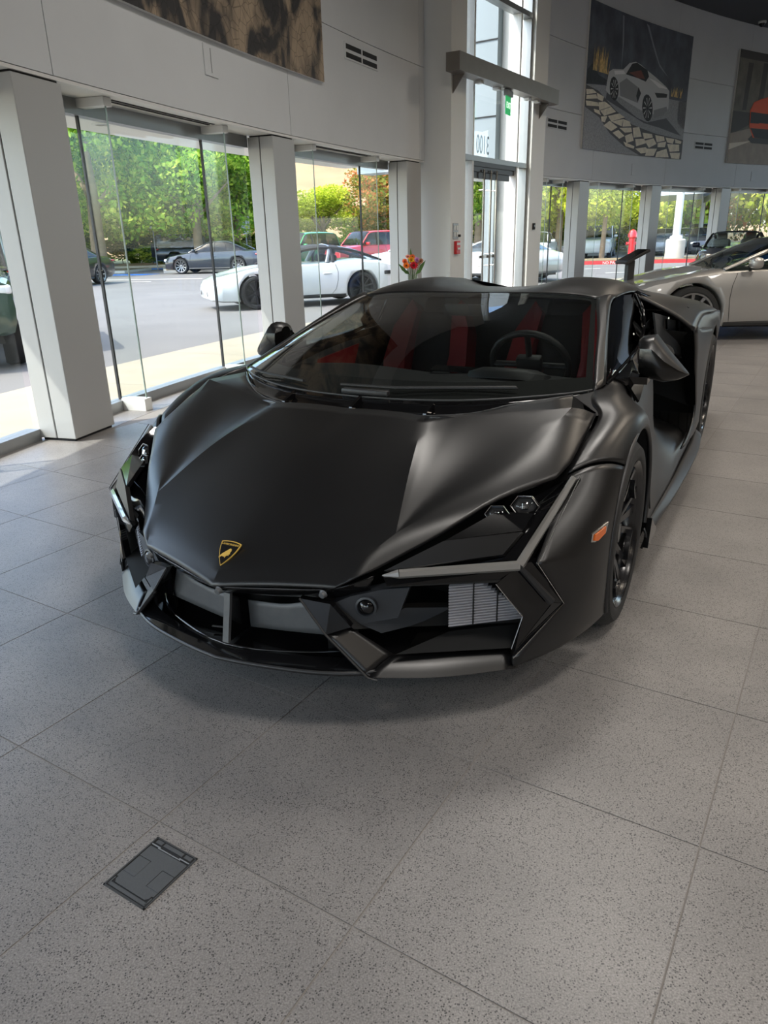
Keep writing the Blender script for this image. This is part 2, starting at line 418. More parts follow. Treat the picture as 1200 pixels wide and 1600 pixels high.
# door
dr = tag(empty('door_1', None), 'tall glass double entrance door with long steel pull bars', 'door', kind='structure')
obj('door_header', arc_box(8.92, 10.68, 32.74, 32.84, 2.38, 2.50, 1), mat('dark_door_rail', srgb(46, 42, 42), .4), dr)
obj('header_cover', arc_box(8.92, 10.69, 32.71, 32.74, 2.46, 2.53, 1), mat('dark_door_rail', srgb(46, 42, 42), .4), dr)
for k in range(18):
    s = 9.35+k*.055
    obj('sign_letter', arc_box(s, s+.03+.012*((k*7) % 3 == 0), 32.705, 32.709, 2.484, 2.504, 1), M_white, dr)
for p, q in ((8.93, 9.72), (9.76, 10.55)):
    l = obj('door_leaf', arc_box(p, q, 32.785, 32.797, .03, 2.38, 1), M_fin, dr)
    obj('bottom_rail', arc_box(p, q, 32.77, 32.81, .01, .11, 1), M_steel, dr)
    obj('top_rail', arc_box(p, q, 32.77, 32.81, 2.28, 2.38, 1), mat('dark_door_rail', srgb(46, 42, 42), .4), dr)
for s in (9.33, 9.62, 9.86):
    obj('pull_bar', tube([fac(s, 32.70, .25), fac(s, 32.70, 2.42)], .019, 10), M_steel, dr)
    for z in (.85, 1.05, 2.1):
        obj('bar_standoff', tube([fac(s, 32.70, z), fac(s, 32.79, z)], .011, 8), M_steel, dr)
obj('lock_plate', arc_box(9.25, 9.95, 32.72, 32.735, .98, 1.03, 1), M_steel, dr)
# horizontal beam across the portal
bm_ = thing('canopy_beam', 'bronze grey square beam bolted across the entrance portal', 'beam', (0, 0, 0))
bR = 32.38
obj('beam', arc_box(7.60, 11.75, bR, bR+.22, 3.62, 3.86, 1), M_beam, bm_)
for s in (7.92, 11.45):
    a = th(s)
    obj('bracket', prism([fac(s-.01, bR+.06, 3.62), fac(s-.01, PR, 3.62), fac(s-.01, PR, 3.38)], fac(s+.01, PR, 3.4)-fac(s-.01, PR, 3.4)), M_beam, bm_)
for s in (8.6, 9.3, 10.6, 11.0):
    obj('lamp_housing', arc_box(s-.06, s+.06, bR+.06, bR+.16, 3.585, 3.62, 1), M_white, bm_)
# exit sign
ex = thing('exit_sign', 'green glowing exit sign hanging under the canopy beam', 'exit sign', fac(9.62, 32.42, 3.55), fac_rot(9.62)+.15)
obj('housing', bevel_box(-.17, .17, -.04, .04, -.03, .06, .006, 1), M_alu, ex)
obj('sign_face', bevel_box(-.15, .15, -.008, .008, -.30, -.03, .003, 1), mat('green_sign', srgb(46, 150, 92), .3, emit=(srgb(40, 160, 90), .35)), ex)
obj('lettering', xform(text_vf('EXIT', .13, .001), Matrix.Translation((0, -.011, -.165)) @ Matrix.Rotation(PI/2, 4, 'X')), mat('pale_sign_letter', srgb(225, 245, 230), .4, emit=(srgb(225, 250, 230), .5)), ex)
# mirrored house number on the glass above the door
hn = thing('house_number', 'thin dark house number seen from behind on the glass above the door', 'number', fac(9.47, 32.80, 2.80), fac_rot(9.47)+PI)
obj('lettering', xform(text_vf('3100', .42, .004, -.003), Matrix.Rotation(PI/2, 4, 'X') @ Matrix.Diagonal((.62, 1, 1, 1))), mat('number_metal', srgb(38, 44, 48), .5), hn)
# fire alarm pull station and switch plate on the left jamb
fa = thing('fire_alarm_pull', 'red fire alarm pull station on the left portal jamb', 'fire alarm', fac(8.08, PR, 1.19), fac_rot(8.08))
obj('case', bevel_box(-.075, .075, -.05, -.001, -.10, .10, .008, 2), mat('alarm_red', srgb(196, 28, 34), .35), fa)
obj('handle', bevel_box(-.05, .05, -.066, -.05, -.03, .0, .004, 1), M_white, fa)
obj('plate', bevel_box(-.06, .06, -.053, -.05, .04, .075, .001, 1), M_white, fa)
sw = thing('switch_plate', 'grey wall switch plate with keys above the fire alarm', 'switch plate', fac(8.05, PR, 1.44), fac_rot(8.05))
obj('plate', bevel_box(-.10, .10, -.012, -.001, -.12, .12, .004, 1), M_alu, sw)
for x, z in ((-.045, .05), (.045, .05), (-.045, -.05), (.045, -.05)):
    obj('rocker', bevel_box(x-.028, x+.028, -.02, -.012, z-.036, z+.036, .003, 1), M_white, sw)
obj('key', bevel_box(.07, .12, -.05, -.013, -.09, -.05, .004, 1), M_dark, sw)
cr = thing('card_reader', 'small black card reader on the right portal jamb', 'card reader', fac(11.4, PR, 1.50), fac_rot(11.4))
obj('case', bevel_box(-.045, .045, -.03, -.001, -.06, .06, .008, 2), M_dark, cr)
obj('lens', bevel_box(-.02, .02, -.034, -.03, -.01, .03, .002, 1), M_alu, cr)

# ---------------------------------------------------------------- wall fittings
def vent(s, z, label):
    t = thing('wall_vent', label, 'vent', fac(s, 33.05, z), fac_rot(s), 'wall vents')
    obj('plate', bevel_box(-.46, .46, -.014, -.001, -.095, .095, .003, 1), M_panel, t)
    for x0, x1 in ((-.43, -.02), (.02, .43)):
        for z0 in (-.075, .018):
            obj('slot', box(x0, x1, -.0165, -.0145, z0, z0+.056), M_dark, t)
vent(5.85, 3.57, 'four slot air vent on the wall left of the entrance'); vent(13.15, 3.48, 'four slot air vent right of the entrance portal'); vent(20.43, 3.48, 'four slot air vent between the two car posters')
def access(s, z, label):
    t = thing('access_panel', label, 'panel', fac(s, 33.05, z), fac_rot(s), 'access panels')
    obj('cover', bevel_box(-.11, .11, -.010, -.001, -.13, .13, .003, 1), M_panel, t)
    if s < 5: obj('latch', box(-.004, .004, -.013, -.010, -.10, .10), M_alu, t)
access(2.46, 2.95, 'small access cover under the tan poster'); access(17.0, 2.78, 'small access cover under the silver roadster poster'); access(23.2, 2.78, 'small access cover under the orange car poster')
# dome camera on the ceiling
dc = thing('dome_camera', 'small black dome security camera on the wall at upper right', 'camera', fac(22.1, 32.75, 6.53))
obj('mount', lathe([(.0, 0), (.10, 0), (.10, -.04), (.085, -.05), (0, -.05)], 24), M_white, dc)
obj('dome', lathe([(.08, -.05), (.075, -.09), (.05, -.12), (0.001, -.135)], 24), mat('black_gloss', srgb(12, 12, 12), .06), dc, smooth=40)
# ================================================================ the black supercar
# local axes: x = towards the car's left side, y = towards the tail, z = up
CAR = thing('sports_car', 'matte black wedge shaped supercar in the middle of the showroom floor', 'car', (-.47058, 1.98893, 0), 1.08139-PI/2)
K_matte = mat('matte_black_paint', (.0035, .0035, .004, 1), .36, spec=.55)
K_gloss = mat('gloss_black', (.004, .004, .0045, 1), .07, spec=.5)
K_satin = mat('satin_black_plastic', (.012, .012, .013, 1), .45)
K_grey = mat('dark_grey_duct', (.075, .078, .082, 1), .5, noise=(40, .1))
K_rubber = mat('tyre_rubber', (.012, .012, .012, 1), .75, bump=(80, .2))
K_void = mat('deep_black', (.003, .003, .003, 1), .9)
K_rim = mat('gloss_black_rim', (.01, .01, .011, 1), .18, spec=.6)
K_iron = mat('brake_iron', (.12, .12, .12, 1), .35, metal=.9)
K_red = mat('red_leather', srgb(132, 14, 20), .55)
K_blackl = mat('black_leather', (.014, .014, .015, 1), .55)
K_led = mat('clear_light_guide', srgb(118, 116, 113), .12, spec=.9, coat=1, coat_r=.02)
K_chrome = mat('bright_metal', srgb(210, 210, 208), .12, metal=1)
K_gold = mat('gold_metal', srgb(226, 186, 92), .35, metal=.45)
K_amber = mat('amber_lens', srgb(190, 92, 34), .2, coat=1)
K_screen = glass_mat('windscreen_glass', (.60, .64, .63), 1.5)
K_sidegl = glass_mat('dark_side_glass', (.18, .19, .19), 1.55)
K_lens = glass_mat('lamp_glass', (.85, .85, .85), 1.5)

def cp(name, vf, m, parent=None, smooth=25, merge=.0008, thick=None, off=-1, both=False, even=True):
    """car part; both=True also makes the mirrored twin"""
    p = parent or CAR
    o = obj(name, vf, m, p, smooth, merge)
    if thick: solid(o, thick, off).modifiers[-1].use_even_offset = even
    if both:
        o2 = obj(name, mirror(vf), m, p, smooth, merge)
        if thick: solid(o2, thick, off)
        return o, o2
    return o
def sym(vf): return join(vf, mirror(vf))

# ---- hood
HC = (.351, .025, .469); T = (.46, .207, .587)
CL1 = [(0, -.082, .452), (0, 0, .519), (0, .2, .618)]; CL2 = [(0, .2, .618), (0, .45, .722), (0, .747, .803)]
IN1 = [HC, (.405, .112, .536), T]; IN2 = [T, (.392, .45, .708), (.311, .739, .803)]
ST2 = [T, (.424, .44, .690), (.380, .65, .763), (.360, .752, .794)]
nh = 14
def mid(a, b, up): return [((p[0]+q[0])/2, (p[1]+q[1])/2, (p[2]+q[2])/2+up) for p, q in zip(a, b)]
def ruled(a, b, up, nu=9, nv=nh):
    m = mid(a, b, up); return patch([[p, q, r] for p, q, r in zip(a, m, b)], nu, nv)
OUT = [T, (.532, .325, .631), (.665, .585, .720), (.735, .74, .777), (.78, .9, .836)]
EDG = [HC, (.406, .067, .497), (.446, .115, .510), (.51, .193, .543), (.576, .272, .578), (.628, .34, .614), (.676, .408, .644), (.749, .502, .670), (.83, .61, .691), (.846, .80, .75), (.849, .971, .80)]
REAR = [(.311, .739, .803), (.462, .815, .810), (.572, .90, .831), (.737, 1.092, .837)]
hood = MB()
def centre_patch(nu=13):
    CLs = curve(CL1+CL2[1:], 2*nh-1); INt = curve(IN1, nh)+curve(IN2, nh)[1:]
    sm = list(INt)
    for _ in range(60): sm = [sm[0]]+[(sm[i-1]+sm[i]*2+sm[i+1])/4 for i in range(1, len(sm)-1)]+[sm[-1]]
    v = []
    for c_, i_, s_ in zip(CLs, INt, sm):
        for k in range(nu):
            u = k/(nu-1); e_ = s_.lerp(i_, u**4); q = c_.lerp(e_, u); q.z += .008*4*u*(1-u)*.8; v.append(q)
    m_ = len(CLs); return v, [(r*nu+k, r*nu+k+1, (r+1)*nu+k+1, (r+1)*nu+k) for r in range(m_-1) for k in range(nu-1)]
hood.add(centre_patch())
hood.add(patch([[a, b] for a, b in zip(curve(IN2, nh), curve(ST2, nh))], 3, nh))
# V shaped recessed panel
A2 = curve(ST2, nh); B2 = curve(OUT, nh)
hood.add(patch([[a, ((a+b)/2)+Vector((0, 0, -.014*math.sin(PI*i/(nh-1)))), b] for i, (a, b) in enumerate(zip(A2, B2))], 9, nh))
# rear facet between V panel and cowl edge
RL = [A2[-1].lerp(B2[-1], k/8) for k in range(9)]
hood.add(patch([[q for q in RL], [q for q in curve(REAR, 9)]], 9, 5))
# outer shoulder: from the V crease down to the lamp edge
OAs = curve(IN1, nh)+curve(OUT, nh)[1:]
EV = [Vector(q) for q in EDG]
EDs = [catmull(EV, 3*k/(nh-1)) for k in range(nh)]+[catmull(EV, 3+7*k/(nh-1)) for k in range(1, nh)]
sv, NU_ = [], 9
for a_, b_ in zip(OAs, EDs):
    for k in range(NU_):
        u = k/(NU_-1); q = a_.lerp(b_, u); w_ = min(1, (b_-a_).length/.12); q.z += .007*4*u*(1-u)*w_; q.x += .004*4*u*(1-u)*w_; sv.append(q)
hood.add((sv, [(r*NU_+k, r*NU_+k+1, (r+1)*NU_+k+1, (r+1)*NU_+k) for r in range(len(OAs)-1) for k in range(NU_-1)]))
hood.add(([Vector((.78, .9, .836)), Vector((.849, .971, .80)), Vector((.737, 1.092, .837))], [(0, 1, 2)]))
cp('hood', sym(hood.vf()), K_matte, thick=.010, smooth=14, even=False, merge=.0035)

# ---- cowl below the windscreen, with vanes
HR = [(0, .752, .795), (.16, .751, .796), (.311, .746, .797), (.462, .822, .803), (.572, .907, .825), (.735, 1.097, .832)]
WB = [(0, .845, .822), (.2, .855, .824), (.4, .90, .828), (.58, .99, .834), (.72, 1.10, .838), (.788, 1.175, .841)]
HRm = [(p[0]*.5+q[0]*.5, p[1]*.5+q[1]*.5, (p[2]+q[2])/2-.018) for p, q in zip(HR, WB)]
cow = cp('cowl_panel', sym(patch([HR, HRm, WB], 24, 6)), K_gloss, thick=.004)
for x in (0, .30, -.30):
    cp('vane', xform(prism([(-.006, .756, .790), (-.006, .835, .805), (-.006, .838, .832), (-.006, .760, .806)], (.012, 0, 0)), Matrix.Translation((x, 0, 0))), K_gloss, cow, None, None)

for nm_, ln_ in (('screen_lip', [(x, y-.004, z+.006) for x, y, z in WB]), ('cowl_lip', [(x, y+.004, z+.004) for x, y, z in HR])):
    q_ = curve(ln_, 22); cp(nm_, tube([(-p.x, p.y, p.z) for p in reversed(q_)]+q_[1:], .0028, 5), mat('satin_grey_edge', (.16, .165, .17, 1), .3, metal=.6), cow, 60)
# ---- windscreen
WT = [(0, 2.05, 1.117), (.3, 2.046, 1.116), (.5, 2.028, 1.110), (.599, 2.005, 1.102)]
WBs = curve(WB, 13); WTs = curve(WT, 13)
WM = [(a*.5+b*.5)+Vector((0, -.012*(1-(i/12)**2), .030*(1-.75*(i/12)**2))) for i, (a, b) in enumerate(zip(WBs, WTs))]
ws = patch([WBs, WM, WTs], 13, 16)
wsc = cp('windscreen', sym(ws), K_screen)
# black printed border, 3 mm under the glass
def strip(a, b, f): return [p.lerp(q, f) for p, q in zip(a, b)]
rows = [[ws[0][k*13+i] for i in range(13)] for k in range(16)]
def dn(q, d=.004): return Vector((q.x, q.y+.001, q.z-d))
bord = MB()
bord.add(patch([[dn(q) for q in rows[0]], [dn(q) for q in rows[1]], [dn(q) for q in rows[2]]], 13, 3))
bord.add(patch([[dn(q) for q in rows[15]], [dn(rows[15][i].lerp(rows[14][i], .6)) for i in range(13)]], 13, 2))
bord.add(([dn(q) for k in range(16) for q in (rows[k][12], rows[k][12].lerp(rows[k][11], .9))], [(2*k, 2*k+1, 2*k+3, 2*k+2) for k in range(15)]))
cp('screen_border', sym(bord.vf()), K_void, wsc)
# wipers
for pts in ([(-.70, 1.06, .852), (-.58, .975, .850), (-.30, .88, .846)], [(-.12, .868, .846), (.12, .87, .848), (.55, .985, .856)]):
    wp = cp('wiper', tube([Vector(p)+Vector((0, .03, .012)) for p in pts], .006, 6), K_satin, None, 40)
    cp('blade', tube([Vector(p)+Vector((0, .045, .006)) for p in pts], .004, 4), K_rubber, wp, 40)
cp('wiper_cover', bevel_box(-.10, .10, .862, .892, .828, .850, .006, 2), K_satin)

# ---- A pillars and roof
AO = [(.809, 1.31, .839), (.758, 1.55, .928), (.714, 1.76, 1.005), (.675, 1.98, 1.082), (.669, 2.13, 1.103)]
AI = [(.792, 1.175, .843), (.738, 1.42, .928), (.69, 1.65, 1.002), (.625, 1.90, 1.078), (.601, 2.007, 1.104)]
AM = [(a[0]*.5+b[0]*.5+.012, a[1]*.5+b[1]*.5, a[2]*.5+b[2]*.5+.012) for a, b in zip(AO, AI)]
cp('a_pillar', patch([[i, m, o] for i, m, o in zip(AI, AM, AO)], 7, 20), K_matte, thick=.012, both=True)
RF = [[(0, 2.053, 1.119), (.2, 2.052, 1.119), (.36, 2.045, 1.118), (.5, 2.03, 1.112), (.601, 2.007, 1.104), (.669, 2.13, 1.103)],
      [(0, 2.18, 1.122), (.2, 2.18, 1.130), (.36, 2.18, 1.150), (.5, 2.19, 1.148), (.61, 2.20, 1.128), (.673, 2.3, 1.103)],
      [(0, 2.45, 1.118), (.2, 2.45, 1.128), (.36, 2.45, 1.166), (.5, 2.45, 1.162), (.62, 2.46, 1.135), (.682, 2.5, 1.096)],
      [(0, 2.8, 1.085), (.2, 2.8, 1.095), (.36, 2.8, 1.142), (.5, 2.8, 1.14), (.62, 2.8, 1.11), (.69, 2.8, 1.07)]]
cp('roof', sym(patch(RF, 26, 18)), K_matte, thick=.012, smooth=40)
cp('roof_lining', sym(patch([[(q[0]*.97, q[1]+.03, q[2]-.03) for q in r] for r in RF], 12, 8)), K_blackl)

# ---- side windows
BELT = [(.808, 1.32, .838), (.812, 1.55, .856), (.806, 1.85, .868), (.79, 2.15, .885), (.762, 2.42, .93)]
TOPW = [(.808, 1.315, .84), (.754, 1.56, .926), (.708, 1.78, 1.0), (.668, 2.10, 1.092), (.69, 2.46, 1.085)]
cp('side_window', patch([[a, tuple((p+q)/2+(.008 if i == 0 else 0) for i, (p, q) in enumerate(zip(a, b))), b] for a, b in zip(BELT, TOPW)], 8, 14), K_sidegl, both=True)
cp('window_trim', tube(curve(BELT, 16)+curve([(.762, 2.42, .93), (.742, 2.47, 1.0), (.70, 2.47, 1.083)], 6), .010, 6), K_gloss, smooth=60, both=True)

# ---- front fenders (upper)
FD = [[(.842, .648, .690), (.885, .70, .707), (.93, .755, .708), (.968, .81, .692), (.985, .846, .672)],
      [(.853, .80, .748), (.90, .83, .759), (.942, .87, .754), (.974, .91, .732), (.988, .94, .712)],
      [(.857, .972, .799), (.91, .99, .806), (.954, 1.02, .795), (.982, 1.045, .770), (.992, 1.06, .745)],
      [(.81, 1.06, .830), (.88, 1.10, .834), (.945, 1.13, .803), (.982, 1.16, .768), (.992, 1.19, .724)],
      [(.796, 1.17, .842), (.87, 1.22, .838), (.93, 1.25, .795), (.977, 1.28, .738), (.990, 1.31, .662)],
      [(.808, 1.30, .842), (.858, 1.34, .830), (.902, 1.38, .77), (.955, 1.41, .70), (.984, 1.435, .55)],
      [(.812, 1.45, .850), (.850, 1.46, .815), (.885, 1.47, .72), (.945, 1.475, .60), (.985, 1.475, .40)]]
cp('front_fender', patch(FD, 16, 32), K_matte, thick=.010, smooth=40, both=True)
cp('fender_filler', poly([(.737, 1.10, .834), (.849, .978, .797), (.857, .985, .800), (.81, 1.065, .831), (.796, 1.175, .842), (.79, 1.175, .84)]), K_matte, smooth=30, both=True)

# ---- bumper corner between lamp frame and wheel arch
ac = lambda a, R=.39, X=.985: (X, 1.07+R*math.cos(math.radians(a)), .35+R*math.sin(math.radians(a)))
def corner_patch(NU=15, NV=40):
    Lk = [Vector(q) for q in ((.845, .640, .683), (.843, .337, .509), (.903, .430, .352), (.800, .290, .213), (.800, .291, .182))]; Lv = [0, .4, .65, .92, 1]
    Rk = [Vector(q) for q in ((.985, .842, .665), (.985, .752, .575), (.985, .70, .46), (.985, .682, .33), (.982, .69, .22), (.980, .70, .20))]
    def lp(t):
        for i in range(4):
            if t <= Lv[i+1]: return Lk[i].lerp(Lk[i+1], (t-Lv[i])/(Lv[i+1]-Lv[i]))
        return Lk[-1]
    ts = sorted(set([k/(NV-1) for k in range(NV)]+Lv)); L_ = [lp(t) for t in ts]; sm = list(L_)
    for _ in range(70): sm = [sm[0]]+[(sm[i-1]+sm[i]*2+sm[i+1])/4 for i in range(1, len(sm)-1)]+[sm[-1]]
    v = []
    for t, l_, s_ in zip(ts, L_, sm):
        r_ = catmull(Rk, 5*t)
        for k in range(NU):
            u = k/(NU-1); e_ = s_.lerp(l_, (1-u)**4); h_ = 4*u*(1-u); k_ = max(0, 1-t/.3)**2; v.append(e_.lerp(r_, u)+Vector((.026-.012*k_, -.014, .030*k_))*h_)
    return v, [(r*NU+k, r*NU+k+1, (r+1)*NU+k+1, (r+1)*NU+k) for r in range(len(ts)-1) for k in range(NU-1)]
cp('bumper_corner', corner_patch(), K_matte, thick=.010, smooth=40, both=True)
# wheel arch lips
cp('arch_lip', tube([ac(a, .392, .982) for a in range(-14, 206, 6)], .009, 6), K_satin, smooth=60, both=True)
# arch liner
def liner(yc, zc, R, x0, x1, a0=-12, a1=192):
    v, f = [], []; k = 0
    for a in range(a0, a1+1, 6):
        c, s = math.cos(math.radians(a)), math.sin(math.radians(a))
        v += [(x0, yc+R*c, zc+R*s), (x1, yc+R*c, zc+R*s)]; k += 1
    f = [(2*i, 2*i+1, 2*i+3, 2*i+2) for i in range(k-1)]
    f.append(tuple(range(0, 2*k, 2)))
    return [Vector(q) for q in v], f
cp('wheel_liner', liner(1.07, .35, .395, .62, .975), K_void, smooth=60, both=True)
cp('wheel_liner', liner(3.85, .37, .42, .58, .97), K_void, smooth=60, both=True)

# ---- side marker
mkn = (.0065, -.004, 0)
mk = cp('side_marker', prism([(.9422, .5507, .5108), (.9412, .5639, .5314), (.9700, .6567, .5434), (.9690, .6357, .517), (.9508, .5693, .5056)], mkn), K_chrome, smooth=30, both=True)
for m_, sg in zip(mk, (1, -1)):
    vf = prism([(.9489+.002, .5633, .5121), (.9487+.002, .5741, .5275), (.9667+.002, .6329, .5362), (.9675+.002, .6234, .5179), (.9562+.002, .5804, .5078)], mkn)
    cp('amber_lens', vf if sg > 0 else mirror(vf), K_amber, m_, 30)

# ---- front blades and lower bumper
E0, E1, E2, E3 = (.251, .0, .428), (.33, .004, .326), (.451, .026, .203), (.478, .036, .195)
I0, I1, I2 = (.341, .021, .419), (.378, .065, .331), (.488, .120, .239)
def sheet(pts, d): return prism(pts, d)
cp('blade_tip', prism([E0, E1, (.395, .038, .349), I0], (-.004, .022, 0)), K_gloss, smooth=None, merge=None, both=True)
low = MB()
low.add(patch([[E1, I1], [E2, I2]], 6, 8))
low.add(patch([[E2, (.468, .068, .226), I2], [(.631, .143, .186), (.628, .175, .213), (.623, .213, .231)], [(.798, .287, .176), (.789, .308, .20), (.777, .33, .215)]], 6, 14))
low.add(patch([[(.451, .026, .203), (.631, .143, .186), (.798, .287, .176)], [(.47, .06, .185), (.645, .18, .172), (.81, .31, .168)]], 14, 3))
cp('bumper_blade', low.vf(), K_matte, thick=.012, smooth=22, both=True)
cp('blade_edge', tube([E0, E1, E2, E3], .0035, 5), K_satin, smooth=None, merge=None, both=True)

# ---- splitter
SPo = [(0, -.098, .222), (.12, -.080, .220), (.30, -.035, .216), (.42, .02, .213), (.50, .09, .21)]
SPi = [(0, -.05, .238), (.12, -.034, .237), (.30, .02, .236), (.42, .08, .234), (.50, .14, .23)]
SPb = [(p[0], p[1]+.25, .245) for p in SPo]
SPu = [(p[0], p[1]+.01, p[2]-.016) for p in SPo]
cp('splitter', sym(join(patch([SPu, SPo, SPi], 20, 5), patch([SPi, [(q[0], q[1]+.012, q[2]-.010) for q in SPi], SPb], 20, 6))), K_gloss, smooth=20)
cp('splitter_lip', tube([(-q.x, q.y, q.z) for q in reversed(curve(SPo, 16))]+[q for q in curve(SPo, 16)][1:], .006, 6), K_satin, smooth=60)
cp('splitter_ridge', tube([(-q.x, q.y, q.z) for q in reversed(curve([(p[0]*.84, p[1]+.0, p[2]+.004) for p in SPi], 16))]+[q for q in curve([(p[0]*.84, p[1]+.0, p[2]+.004) for p in SPi], 16)][1:], .004, 6), K_gloss, smooth=60)
bd = cp('splitter_badge', xform(bevel_box(-.03, .03, -.004, .004, -.0015, .0015, .001, 1), Matrix.Translation((-.075, .02, .2475)) @ Matrix.Rotation(.22, 4, 'Z') @ Matrix.Rotation(.1, 4, 'X')), K_iron, smooth=None)

# ---- centre intake: back plates, fin, gloss fascia
cp('intake_plate', patch([[(.028, .045, .262), (.16, .06, .27), (.315, .075, .285)], [(.028, .045, .355), (.16, .055, .365), (.27, .065, .40)]], 8, 6), K_grey, thick=.004, both=True)
fin_ = cp('intake_fin', prism([(-.010, -.043, .248), (-.010, .06, .248), (-.010, .06, .40), (-.010, -.010, .40)], (.020, 0, 0)), K_gloss, smooth=None)
cp('fin_edge', prism([(-.011, -.050, .247), (-.011, -.038, .247), (-.011, -.006, .40), (-.011, -.018, .40)], (.022, 0, 0)), K_grey, fin_, None)
fas = MB()
fas.add(patch([[(0, -.072, .444), (.17, -.022, .452), (.345, .034, .462), (.44, .11, .49)], [(0, -.03, .41), (.17, .0, .42), (.325, .045, .44), (.43, .10, .462)], [(0, .06, .375), (.17, .06, .385), (.30, .07, .405), (.42, .12, .43)]], 20, 8))
cp('front_fascia', sym(fas.vf()), K_gloss, thick=.004, smooth=35)
cp('intake_void', sym(join(poly([(0, .14, .22), (.36, .14, .22), (.36, .14, .42), (0, .14, .40)]), poly([(.36, .14, .22), (.30, .06, .22), (.30, .06, .42), (.36, .14, .42)]))), K_void, smooth=None)
for x, y, z in ((.326, .006, .452), (-.326, .006, .452), (.02, -.078, .438)):
    cp('parking_sensor', xform(lathe([(.0001, -.006), (.009, -.005), (.010, .004), (.013, .006)], 16, 'Z'), Matrix.Translation((x, y, z)) @ Matrix.Rotation(PI/2+.25, 4, 'X') @ Matrix.Rotation(PI, 4, 'X')), K_grey, smooth=50)

# ---- side intake with camera pod and grille
cav = MB()
cav.add(patch([[(.33, .05, .41), (.42, .16, .37), (.56, .30, .34), (.80, .47, .30)], [(.39, .06, .33), (.46, .16, .30), (.60, .30, .27), (.80, .47, .24)]], 10, 4))
cav.add(poly([(.60, .28, .27), (.83, .47, .27), (.83, .47, .50), (.60, .28, .50)]))
cav.add(poly([(.50, .09, .475), (.75, .27, .46), (.83, .47, .5), (.60, .28, .5)]))
cav.add(poly([(.51, .09, .26), (.79, .31, .233), (.83, .47, .25), (.60, .28, .26)]))
cp('side_intake', cav.vf(), K_void, smooth=30, both=True)
K_pod = mat('dark_blue_grey_plastic', (.022, .025, .03, 1), .42)
pod = join(prism([(.326, .047, .403), (.377, .075, .426), (.462, .122, .445), (.526, .157, .448), (.495, .14, .352), (.393, .084, .333)], (-.01, .05, 0)),
           patch([[(.40, .085, .336), (.46, .125, .345), (.51, .155, .38)], [(.45, .12, .30), (.53, .20, .31), (.62, .25, .36)]], 6, 5))
pds = cp('camera_pod', pod, K_pod, smooth=20, both=True)
for p_, sg in zip(pds, (1, -1)):
    ctr = Vector((.417, .094, .393))
    Mx = Matrix.Translation(ctr) @ Vector((.30, -1, .10)).normalized().to_track_quat('Z', 'Y').to_matrix().to_4x4()
    a = xform(lathe([(.034, -.02), (.032, .008), (.026, .010), (.024, .004)], 20), Mx)
    b = xform(lathe([(.024, .004), (.018, .012), (.0001, .016)], 20), Mx)
    c = join(xform(prism([(-.045, -.036, 0), (.035, -.036, 0), (.05, 0, 0), (.035, .036, 0), (-.045, .036, 0)], (0, 0, .006)), Mx))
    cp('bezel', a if sg > 0 else mirror(a), K_pod, p_, 30); cp('camera_lens', b if sg > 0 else mirror(b), K_gloss, p_, 60)
# grille slats
U = Vector((.787, .376, 0))-Vector((.615, .233, 0)); U.normalize()
gts = []
for sg in (1, -1):
    gp_ = empty('radiator_grille', CAR)
    K_slat = mat('grille_metal', (.34, .34, .37, 1), .4, metal=.3)
    for k in range(15):
        z = .302+k*.0092
        x1 = .232 if z < .33 else .232-(z-.33)*1.25
        a = Vector((.615, .233, z)); b = a+U*x1+Vector((0, 0, -.004))
        vf = prism([a, b, b+Vector((0, .012, .0045)), a+Vector((0, .012, .0045))], (0, 0, .0042))
        obj('slat', vf if sg > 0 else mirror(vf), K_slat, gp_)
    for t_ in (.075, .15):
        a = Vector((.615, .231, .30))+U*t_
        vf = prism([a, a+U*.004, a+U*.004+Vector((0, .01, 0)), a+Vector((0, .01, 0))], (0, 0, .134))
        obj('rib', vf if sg > 0 else mirror(vf), K_void, gp_)

